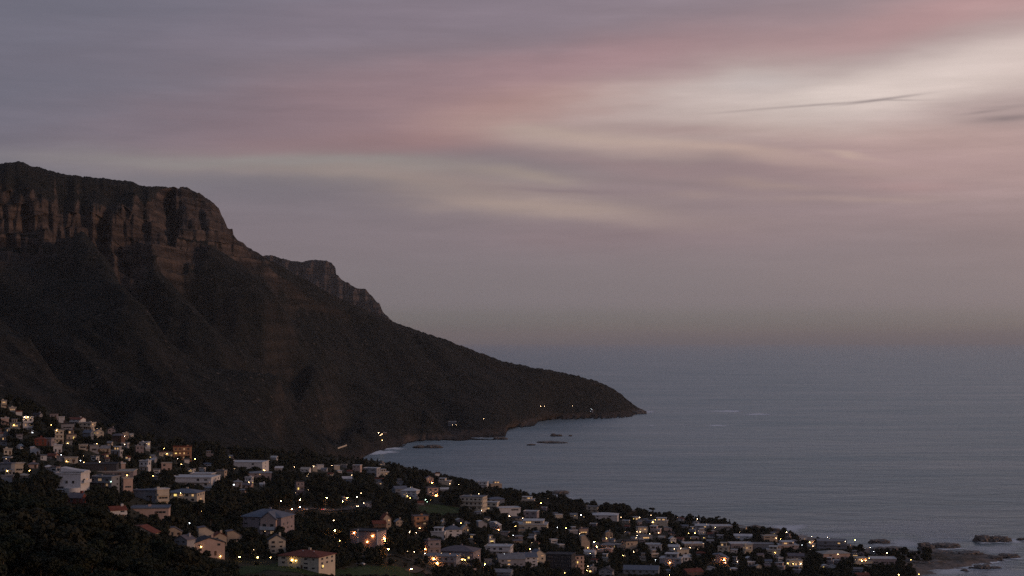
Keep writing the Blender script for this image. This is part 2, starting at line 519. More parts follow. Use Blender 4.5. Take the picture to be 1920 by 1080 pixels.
Ym = pchip(np.arange(nk), np.array(DK), vq); Hm = pchip(np.arange(nk), np.array(HK), vq)
V2 = np.broadcast_to(vq[:, None], Ym.shape); PXM = np.broadcast_to(mx[None, :], Ym.shape)
Xm = col2x(PXM, Ym, Hm)
lock = 1 - sstep(7.6, 8.0, V2)                # leaves the skyline where the photo has it
slope = sstep(1.05, 2.2, V2) * (1 - sstep(7.3, 7.95, V2)) * (.25 + .75 * sstep(1150, 900, PXM)) * (.35 + .65 * sstep(430, 250, PXM) + .3 * sstep(1000, 700, PXM) * sstep(400, 500, PXM))
ac, al = Xm * .84 + Ym * .54, Xm * .54 - Ym * .84                     # across and along the fall line
big = fbm(ac / 270 + .3 * vnoise(al / 300, ac / 300, seed=2), al / 1100 + 3, oct=4, seed=21, ridged=True)
fine = fbm(ac / 60, al / 150, oct=4, seed=31)
nearsky = sstep(0, 26, (ip(FOOT, PXM) * 0 + 540 - F * np.tan(np.arctan((Hm - CAMH) / Ym) - TH)) - yR[None, :])
dh = slope * nearsky * ((big - .62) * 120 + (fine - .5) * 24)
# ravines seen on the face, each a line of photo columns and rows followed down the slope
PYM = 540 - F * np.tan(np.arctan((Hm - CAMH) / Ym) - TH)


def ravine(line, w, depth):
    best = np.full(PXM.shape, 1e9)
    for (ax, ay), (bx, by) in zip(line[:-1], line[1:]):
        ux, uy = bx - ax, by - ay; L = ux * ux + uy * uy
        tt = np.clip(((PXM - ax) * ux + (PYM - ay) * uy) / L, 0, 1)
        best = np.minimum(best, np.hypot(PXM - ax - tt * ux, PYM - ay - tt * uy))
    return -depth * np.exp(-(best / w) ** 2)


rv = (ravine([(236, 452), (250, 500), (262, 545), (285, 600), (330, 645), (400, 680), (480, 705), (560, 742), (640, 790)], 30, 52)
      + ravine([(318, 500), (350, 530), (385, 560), (430, 600), (490, 640), (560, 690)], 20, 40)
      + ravine([(-20, 520), (40, 580), (120, 650), (220, 720)], 24, 34) + ravine([(560, 560), (640, 640), (720, 700), (840, 770)], 22, 16)
      + ravine([(330, 385), (322, 420), (318, 445)], 9, 26) + ravine([(192, 400), (188, 440), (196, 480)], 12, 34) + ravine([(95, 380), (104, 440)], 10, 26)
      - ravine([(150, 500), (240, 620), (380, 690), (520, 770)], 30, 34) - ravine([(400, 500), (520, 610), (660, 700), (800, 790)], 26, 30))
Hm = Hm + dh + 1.35 * rv * nearsky * sstep(1.0, 1.6, V2) * (V2 < 8.2)
# cliffs: buttresses and cracks push the face to and fro, ledges step it
cliff = sstep(4.75, 5.25, V2) * (1 - np.interp(PXM, [300, 345], [1, 0]) * sstep(6.9, 7.25, V2)) * (1 - sstep(7.75, 8.0, V2)) * sstep(525, 440, PXM)
upper = sstep(6.0, 6.3, V2)
but = fbm(PXM / 46, V2 * .35, oct=3, seed=41, ridged=True)
crack = fbm(PXM / 8, V2 * 2.2, oct=3, seed=51)
P = 22 + 9 * vnoise(PXM / 150, V2 * 0, seed=61)
ph = (Hm + 9 * vnoise(PXM / 45, V2 * .5, seed=63)) / P
lay = np.floor(ph)
Ym2 = Ym - cliff * ((but - .55) * (46 + 26 * upper) + (crack - .5) * 15 + (vnoise(PXM / 17, lay * 7.3, seed=55) - .5) * 30 + (vnoise(PXM / 5, lay * 3.1, seed=57) - .5) * 10)
Ym2 = Ym2 + 150 * np.exp(-((PXM - 312) / 13) ** 2) * sstep(5.8, 6.4, V2) * (1 - sstep(7.3, 8.0, V2))
Hm2 = Hm.copy()
fr = ph - np.floor(ph)
st = (np.floor(ph) + sstep(.22, .9, fr)) * P - 9 * vnoise(PXM / 45, V2 * .5, seed=63)
Hm2 = Hm2 + cliff * lock * (1 - .55 * upper) * (st - Hm2) * .95
k2 = np.where(cliff > 0, 1, 0)
Ym = np.where(V2 <= 8, Ym2, Ym)
# keep every column's azimuth while its depth moves
Xm = col2x(PXM, Ym, Hm2); Hm = Hm2
rough = sstep(1.0, 1.4, V2) * (V2 < 8) * nearsky
Hm = Hm + rough * (fbm(Xm / 22, Ym / 22, oct=3, seed=71) - .5) * 5.5 * (1 - .6 * cliff)
Vm = np.stack([Xm, Ym, Hm], -1).reshape(-1, 3)
mt_me = np_mesh('mountain', Vm, grid_quads(*Ym.shape))


def mat_mountain(name, rock0, rock1, veg0, veg1):
    m, t = newmat(name)
    geo = t.n('ShaderNodeNewGeometry'); pos = geo.outputs['Position']
    sn = t.n('ShaderNodeSeparateXYZ'); t.l(geo.outputs['Normal'], sn.inputs[0])
    sp = t.n('ShaderNodeSeparateXYZ'); t.l(pos, sp.inputs[0])
    big = t.noise(pos, .008, 6, .6); mid = t.noise(pos, .035, 5, .65); fin = t.noise(pos, .16, 4, .7)
    streak = t.noise(t.map(pos, (.040, .022, .014)), 1.0, 6, .75)
    strata = t.noise(t.map(pos, (.0022, .0022, .062)), 1.0, 5, .65)
    wb = t.n('ShaderNodeTexWave', wave_type='BANDS', bands_direction='Z'); wb.inputs['Scale'].default_value = .012; wb.inputs['Distortion'].default_value = 9
    wb.inputs['Detail'].default_value = 4; wb.inputs['Detail Scale'].default_value = .02; wb.inputs['Detail Roughness'].default_value = .6; t.l(pos, wb.inputs['Vector'])
    rock = t.mix(t.ramp(t.math('ADD', t.math('MULTIPLY', streak, .60), t.math('ADD', t.math('MULTIPLY', wb.outputs[1], .16), t.math('MULTIPLY', strata, .28))), .34, .68), rock0, rock1)
    rock = t.mix(t.math('MULTIPLY', t.ramp(strata, .47, .60), .82), rock, tuple(k * .38 for k in rock0))
    veg = t.mix(t.ramp(mid, .35, .68), veg0, veg1)
    veg = t.mix(t.math('MULTIPLY', t.ramp(big, .50, .68), .5), veg, (.036, .029, .025))
    vo = t.n('ShaderNodeTexVoronoi'); vo.inputs['Scale'].default_value = .06; t.l(pos, vo.inputs['Vector'])
    spot = t.math('MULTIPLY', t.ramp(vo.outputs[0], .20, .06), t.ramp(t.noise(pos, .006, 3), .38, .58))
    veg = t.mix(t.math('MULTIPLY', spot, .85), veg, (.15, .12, .10))
    f = t.ramp(t.math('ADD', sn.outputs[2], t.math('MULTIPLY', t.math('SUBTRACT', mid, .5), .32)), .60, .42)
    hi = t.ramp(t.math('ADD', sp.outputs[2], t.math('MULTIPLY', big, 120)), 330, 440)
    lo = t.ramp(t.math('ADD', sp.outputs[2], t.math('MULTIPLY', mid, 20)), 24, 12)
    f = t.math('MULTIPLY', f, t.math('MAXIMUM', hi, t.math('MAXIMUM', lo, .25)))
    zone = t.n('ShaderNodeAttribute', attribute_name='bare_rock').outputs['Fac']
    f = t.math('MAXIMUM', f, t.math('MULTIPLY', zone, t.ramp(t.math('ADD', t.math('MULTIPLY', strata, 1.0), t.math('MULTIPLY', mid, .28)), .54, .66)))
    f = t.math('MAXIMUM', f, t.math('MULTIPLY', lo, t.ramp(fin, .34, .50)))
    c = t.mix(f, veg, rock)
    h = t.math('ADD', t.math('MULTIPLY', fin, 3.0), t.math('MULTIPLY', mid, 6.0))
    c = t.mix(t.math('MULTIPLY', t.ramp(fin, .42, .60), .55), c, t.mix(1.0, c, (.40, .42, .42), 'MULTIPLY'))
    t.out(t.bsdf(c, .95, .08, normal=t.bump(h, 1.0, 1.2))); return m


M['mountain'] = mat_mountain('fynbos_mountain', (.042, .034, .032), (.178, .130, .110), (.008, .0095, .0085), (.026, .0255, .0215))
M['farmountain'] = mat_mountain('far_fynbos_haze_tint', (.055, .045, .045), (.12, .09, .085), (.018, .018, .020), (.030, .028, .030))  # far copy is lighter and bluer, distance haze put into its colours
at = mt_me.attributes.new('bare_rock', 'FLOAT', 'POINT')
at.data.foreach_set('value', (cliff * (1 - .75 * sstep(6.6, 7.2, V2) * sstep(340, 300, PXM))).astype(np.float32).ravel())
mountain = tag(link('mountain', mt_me, M['mountain'], smooth=True), kind='structure')

# ---- far peak behind the shoulder
FR = [(380, 500), (440, 486), (480, 482), (497, 480), (512, 479), (530, 485), (548, 489), (558, 490), (566, 492), (576, 489), (588, 487), (600, 487), (612, 489), (622, 494), (630, 503), (630.5, 514),
      (640, 524), (655, 533), (670, 540), (684, 543), (692, 550), (702, 561), (708, 568), (713, 572), (717, 583), (726, 593), (738, 605), (760, 626), (800, 655), (840, 680)]
fx = np.arange(380, 840.1, 1.5)
fyR = ip(FR, fx) + (vnoise(fx / 3, fx * 0, seed=15) - .5) * 2
fyM = np.maximum(fyR + 1, np.interp(fx, [380, 560, 630, 700, 840], [520, 512, 522, 566, 690]))
fyB = fyM + np.interp(fx, [380, 640, 700, 840], [60, 46, 30, 8])
FK = [(fyB + 150, np.full_like(fx, 8000)), (fyB + 60, np.full_like(fx, 8800)), (fyB, np.full_like(fx, 9300)), (fyM, np.full_like(fx, 9480)), (fyR, np.full_like(fx, 9600))]
fd = [d for y, d in FK]; fh = [np.maximum(y2h(y, d), -6) for y, d in FK]
fd += [fd[-1] + 260, fd[-1] + 1500]; fh += [fh[-1] - 6, fh[-1] - 150]
vq = np.concatenate([np.linspace(0, 2, 60)[:-1], np.linspace(2, 4, 110)[:-1], np.linspace(4, 6, 12)])
Yf = pchip(np.arange(7), np.array(fd), vq); Hf = pchip(np.arange(7), np.array(fh), vq)
V3 = np.broadcast_to(vq[:, None], Yf.shape); PXF = np.broadcast_to(fx[None, :], Yf.shape)
cl = sstep(1.7, 2.1, V3) * (1 - sstep(3.85, 4, V3)) * (V3 <= 4)
Yf = Yf - cl * ((fbm(PXF / 26, V3 * .5, oct=3, seed=81, ridged=True) - .55) * 190 + (fbm(PXF / 6, V3, oct=3, seed=83) - .5) * 50)
fr_ = Hf / 38 - np.floor(Hf / 38)
Hf = Hf + cl * ((np.floor(Hf / 38) + sstep(.2, .9, fr_)) * 38 - Hf) * .85
Hf = Hf + (1 - cl) * (V3 < 2) * (fbm(PXF / 30, V3 * 3, oct=3, seed=87) - .5) * 40
Xf = col2x(PXF, Yf, Hf)
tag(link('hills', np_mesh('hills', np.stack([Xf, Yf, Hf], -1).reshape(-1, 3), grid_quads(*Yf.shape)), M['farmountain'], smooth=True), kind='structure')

# mountain ray casting for things that stand on it
MBVH = BVHTree.FromPolygons([tuple(v) for v in Vm], [tuple(q) for q in grid_quads(*Ym.shape)])


def hit_any(px, py):
    d = ray(px, py).normalized(); best = None
    for B in (TBVH, MBVH):
        h = B.ray_cast(CAM, d)
        if h[0] is not None and (best is None or (h[0] - CAM).length < (best - CAM).length): best = h[0]
    s = CAM + d * (-CAMH / d.z) if d.z < -1e-4 else None
    if s is not None and (best is None or (s - CAM).length < (best - CAM).length): best = s
    return best


# ------------------------------------------------------------------ sea
m, t = newmat('sea_water')
pos = t.n('ShaderNodeNewGeometry').outputs['Position']
w1 = t.noise(t.map(pos, (.010, .018, 1)), 1.0, 5, .6)
w2 = t.noise(t.map(pos, (.06, .085, 1), rot=(0, 0, .35)), 1.0, 5, .65)
w3 = t.noise(t.map(pos, (.0012, .0042, 1)), 1.0, 5, .6)
w4 = t.noise(t.map(pos, (.006, .022, 1)), 1.0, 5, .65)
col = t.mix(t.ramp(w3, .35, .65), (.022, .034, .042), (.036, .048, .056))
rgh = t.math('ADD', t.math('MULTIPLY', t.ramp(w4, .3, .7), .10), .26)
hh = t.math('ADD', t.math('MULTIPLY', w1, 5.0), t.math('ADD', t.math('MULTIPLY', w2, 1.5), t.math('MULTIPLY', w4, 1.6)))
nb_ = t.bump(hh, .6, 1.0)
df = t.n('ShaderNodeBsdfDiffuse'); t.l(col, df.inputs[0])
gl = t.n('ShaderNodeBsdfGlossy'); gl.inputs[0].default_value = (.66, .80, .92, 1); t.l(t.mix(t.ramp(w3, .32, .68), (.48, .60, .65), (.63, .72, .76)), gl.inputs[0]); t.l(rgh, gl.inputs['Roughness']); t.l(nb_, gl.inputs['Normal'])
fz = t.n('ShaderNodeFresnel'); fz.inputs['IOR'].default_value = 1.33; t.l(nb_, fz.inputs['Normal'])
sb = t.n('ShaderNodeMixShader'); t.l(t.ramp(fz.outputs[0], 0, 1.0), sb.inputs[0]); t.l(df.outputs[0], sb.inputs[1]); t.l(gl.outputs[0], sb.inputs[2])
t.out(sb.outputs[0]); M['sea'] = m
b = MB(); n = 96; R0 = 120000.0
b.poly([(R0 * math.cos(2 * math.pi * i / n), R0 * math.sin(2 * math.pi * i / n), 0) for i in range(n)])
tag(b.build('sea', m), kind='structure')
# ------------------------------------------------------------------ town: houses
# name colours for the wording of labels
HOUSES = []      # dicts of everything placed, for trees, lamps and wording

GLASS_KINDS = {}


def window_mesh(kind, bars):
    """unit window: 1 wide, 1 high, centred, facing -y, frame proud of the wall and glass set back in it"""
    b = MB(); t_ = .07
    for x0, x1, z0, z1 in ((-.5, -.5 + t_, -.5, .5), (.5 - t_, .5, -.5, .5), (-.5 + t_, .5 - t_, -.5, -.5 + t_), (-.5 + t_, .5 - t_, .5 - t_, .5)):
        b.box(x0, x1, -.06, .05, z0, z1, 0)
    for k in range(bars):
        x = -.5 + (k + 1) / (bars + 1)
        b.box(x - .02, x + .02, -.04, .0, -.5 + t_, .5 - t_, 0)
    b.box(-.5 + t_, .5 - t_, -.02, .04, -.5 + t_, .5 - t_, 1)
    me = b.mesh('window'); me.materials.append(M['frame']); me.materials.append(M[kind])
    me.polygons.foreach_set('material_index', b.m)
    return me


def win(kind, bars=1):
    if (kind, bars) not in GLASS_KINDS: GLASS_KINDS[(kind, bars)] = window_mesh(kind, bars)
    return GLASS_KINDS[(kind, bars)]


def add_window(root, face, u, z, w, h, kind, W, D):
    """face: 'f' front (-y), 'l' left (-x), 'r' right (+x); u along the face from its centre"""
    o = bpy.data.objects.new('window', win(kind, 1 if w < 2.2 else 2)); COL.objects.link(o); o.parent = root
    o.scale = (w, 1, h)
    if face == 'f': o.location = (u, -D / 2, z)
    elif face == 'r': o.location = (W / 2, u, z); o.rotation_euler = (0, 0, math.pi / 2)
    else: o.location = (-W / 2, u, z); o.rotation_euler = (0, 0, -math.pi / 2)
    if kind != 'glass': o['label'] = 'window lit from inside'
    return o


def roof_slabs(prof_pts, y0, y1, th=.22):
    b = MB()
    return b


def build_house(loc, W, D, H, kind, wall, roof, yaw, lit, storeys=None, seed=0, near=True, front=True):
    r = random.Random(seed)
    root = empty('house', loc, yaw)
    wm, rm = M[wall], M[roof]
    base = -4.5
    st = storeys or max(1, round(H / 3.3))
    if kind in ('G', 'E', 'H'): eh = H * (.62 if st == 1 else .72)
    else: eh = H
    b = MB()
    hw, hd = W / 2, D / 2
    if kind in ('F', 'T', 'B', 'H'):
        b.box(-hw, hw, -hd, hd, base, eh)
        b.build('wall', wm, root)
    elif kind == 'E':      # gable to the front
        b.prism([(-hw, base), (hw, base), (hw, eh), (0, H - .1), (-hw, eh)], -hd, hd); b.build('wall', wm, root)
    elif kind == 'G':      # ridge along the front
        b.prism([(-hd, base), (hd, base), (hd, eh), (0, H - .1), (-hd, eh)], -hw, hw, axis='x'); b.build('wall', wm, root)
    elif kind == 'M':      # single pitch, high on one side
        b.prism([(-hw, base), (hw, base), (hw, H * .55), (-hw * .1, H - .1), (-hw, H * .93)], -hd, hd); b.build('wall', wm, root)
    # roofs
    q = MB(); th = .24; ov = .45
    if kind in ('F', 'B', 'T'):
        q.box(-hw - .35, hw + .35, -hd - .35, hd + .35, eh, eh + .28)
        for x0, x1, y0, y1 in ((-hw - .35, hw + .35, -hd - .35, -hd - .15), (-hw - .35, hw + .35, hd + .15, hd + .35), (-hw - .35, -hw - .15, -hd - .15, hd + .15), (hw + .15, hw + .35, -hd - .15, hd + .15)):
            q.box(x0, x1, y0, y1, eh + .28, eh + .62)
        ro = q.build('roof', rm, root)
        if kind == 'T':    # set back upper floor with its own slab
            ux, uw = (r.uniform(-.12, .12)) * W, W * r.uniform(.45, .62)
            uh = max(2.6, H * .5); u = MB(); u.box(ux - uw / 2, ux + uw / 2, -hd * .55, hd * .9, eh + .28, eh + .28 + uh)
            uo = u.build('upper_floor', wm, root)
            s_ = MB(); s_.box(ux - uw / 2 - .5, ux + uw / 2 + .5, -hd * .55 - .9, hd * .9 + .3, eh + .28 + uh, eh + .56 + uh); s_.build('roof', rm, uo)
            for k in range(2):
                w_ = bpy.data.objects.new('window', win('glass' if r.random() > lit else 'litwarm', 2)); COL.objects.link(w_); w_.parent = uo
                w_.location = (ux + (k - .5) * uw * .45, -hd * .55, eh + .3 + uh * .5); w_.scale = (uw * .3, 1, uh * .55)
        elif near and r.random() < .6:
            c = MB(); cx = r.uniform(-.3, .3) * W; c.box(cx - .7, cx + .7, hd * .2, hd * .2 + 1.3, eh + .28, eh + 1.3); c.build('chimney', wm, ro)
    elif kind == 'E':
        for s in (-1, 1):
            dx, dz = hw + ov, (eh - H) * (hw + ov) / hw
            p = [(0, H), (s * dx, H + dz), (s * dx, H + dz + th), (0, H + th)]
            q.prism(p if s < 0 else p[::-1], -hd - .4, hd + .4)
        ro = q.build('roof', rm, root)
        if near: c = MB(); c.box(hw * .3, hw * .3 + 1.0, hd * .2, hd * .2 + 1.0, eh, H + .9); c.build('chimney', wm, ro)
    elif kind == 'G':
        for s in (-1, 1):
            dx, dz = hd + ov, (eh - H) * (hd + ov) / hd
            p = [(0, H), (s * dx, H + dz), (s * dx, H + dz + th), (0, H + th)]
            q.prism(p if s < 0 else p[::-1], -hw - .3, hw + .3, axis='x')
        ro = q.build('roof', rm, root)
        if near: c = MB(); c.box(hw * .5, hw * .5 + 1.1, -.5, .5, eh, H + 1.0); c.build('chimney', wm, ro)
    elif kind == 'H':
        a, d = hw + .6, hd + .6; rl = max(.3, a - d)
        lo = [(-a, -d, eh), (a, -d, eh), (a, d, eh), (-a, d, eh)]
        l2 = [(x, y, eh + th) for x, y, z in lo]
        t0, t1 = (-rl, 0, H), (rl, 0, H)
        q.poly(lo[::-1])
        for i in range(4):
            j = (i + 1) % 4; q.poly([lo[i], lo[j], l2[j], l2[i]])
        q.poly([l2[0], l2[1], t1, t0]); q.poly([l2[1], l2[2], t1]); q.poly([l2[2], l2[3], t0, t1]); q.poly([l2[3], l2[0], t0])
        ro = q.build('roof', rm, root)
        if near and r.random() < .7: c = MB(); c.box(rl * .4 - .5, rl * .4 + .6, .4, 1.4, eh + .5, H + .8); c.build('chimney', wm, ro)
    elif kind == 'M':
        pts = [(-hw - .3, H * .93 - .05), (-hw * .1, H), (hw + .35, H * .55 - .15)]
        for (ax, az_), (bx, bz) in zip(pts[:-1], pts[1:]):
            q.prism([(ax, az_), (bx, bz), (bx, bz + th), (ax, az_ + th)], -hd - .25, hd + .25)
        q.build('roof', rm, root)
    # windows and door
    fh = min(3.4, eh / st)
    ribbon = kind in ('F', 'T', 'M') and r.random() < .55
    nf = max(1 if ribbon else 2, min(5 if near else 2, int(W / (5.6 if ribbon else 3.6))))
    wk = lambda: 'glass' if r.random() > lit * .62 else r.choice(['litwarm', 'litwarm', 'lityellow', 'litdim', 'litdim'])
    for s in range(st if kind != 'M' else 1):
        zc = s * eh / st + fh * .55
        for k in range(nf):
            if kind == 'B' or r.random() < (.78 if near else .6):
                u = (-.5 + (k + .5) / nf) * W * .92
                w_ = min(W / nf * r.choice([.55, .7, .8] if ribbon else [.3, .38, .5]), 7.0 if ribbon else 2.4); h_ = min(fh * r.choice([.3, .4] if ribbon else [.34, .42, .55]), 1.4 if ribbon else 2.0)
                add_window(root, 'f', u, zc, w_, h_, wk(), W, D)
        side = 'l' if yaw > 0 else 'r'
        ns = 1 if not near else max(1, min(3, int(D / 4)))
        for k in range(ns):
            u = (-.5 + (k + .5) / ns) * D * .9
            if r.random() < .8: add_window(root, side, u, zc, min(1.9, D / ns * .45), min(1.5, fh * .45), wk(), W, D)
    if near:
        dm = MB(); dm.box(-.5, .5, -.09, .04, 0, 2.15); dm.box(.33, .39, -.14, -.09, .95, 1.1)
        do = dm.build('door', M['door'], root); do.location = (r.choice([-.02, .03]) * W + (W / nf) * .5, -D / 2, 0.05)
    if kind == 'B' or (near and kind in 'FGH' and st >= 2 and r.random() < .55):
        for s in range(1, st):
            z = s * eh / st
            bm_ = MB(); bm_.box(-hw * .92, hw * .92, -hd - 1.35, -hd, z - .12, z + .1)
            for x0, x1, y0, y1 in ((-hw * .92, hw * .92, -hd - 1.35, -hd - 1.25), (-hw * .92, -hw * .92 + .1, -hd - 1.25, -hd), (hw * .92 - .1, hw * .92, -hd - 1.25, -hd)):
                bm_.box(x0, x1, y0, y1, z + .1, z + .95)
            bm_.build('balcony', wm, root)
    return root


def wing(root, x0, x1, y0, y1, z1, mat_, roofm=None, z0=-4.5, name='wing', wins=0, kind='glass'):
    b = MB(); b.box(x0, x1, y0, y1, z0, z1); o = b.build(name, M[mat_], root)
    if roofm:
        b = MB(); b.box(x0 - .3, x1 + .3, y0 - .3, y1 + .3, z1, z1 + .3); b.build('roof', M[roofm], o)
    for k in range(wins):
        w_ = bpy.data.objects.new('window', win(kind, 1)); COL.objects.link(w_); w_.parent = o
        w_.location = (x0 + (k + .5) / wins * (x1 - x0), y0, max(z0, 0) + (z1 - max(z0, 0)) * .55); w_.scale = ((x1 - x0) / wins * .5, 1, min(1.8, (z1 - max(z0, 0)) * .45))
    return o


GROUPS = 'houses of the town on the slope above the bay'


def place(px0, py0, px1, py1, kind, wall, roof, yaw, lit, short, st=None, ratio=.75, cat=None, seed=None, near=None, on=None, up=0.0, hero=True, name=None):
    p = on or hit((px0 + px1) / 2, py1)
    Yd = p.y; k = Yd / F
    Wt, Ht_ = (px1 - px0) * k, (py1 - py0) * k
    yr = RAD(yaw)
    W = Wt / (math.cos(yr) + ratio * abs(math.sin(yr)))
    D = max(3.5, W * ratio)
    H = max(2.7, Ht_ - .06 * D)
    Hb = H
    if kind == 'T': Hb = max(2.6, (H - .5) / 1.5)
    nr = near if near is not None else (Yd < 1500)
    # front edge stands where the photo has the foot of the house
    loc = Vector((p.x, p.y + D * .4, p.z + up))
    g = gz(loc.x, loc.y) if on is None else p.z
    loc.z = min(max(p.z, g - 2.5), p.z + 3)
    seed = seed if seed is not None else int(px0 * 7 + py0 * 13)
    root = build_house(loc, W, D, Hb, kind, wall, roof, yr, lit, st, seed, nr)
    if name: root.name = name
    tag(root, short, cat or ('apartment block' if kind == 'B' else 'house'), GROUPS)
    HOUSES.append(dict(o=root, rect=(px0, py0, px1, py1), p=loc, R=math.hypot(W, D) / 2, Y=Yd, short=short, hero=hero, W=W, D=D, H=H, kind=kind, wall=wall, roof=roof))
    return root, W, D, H


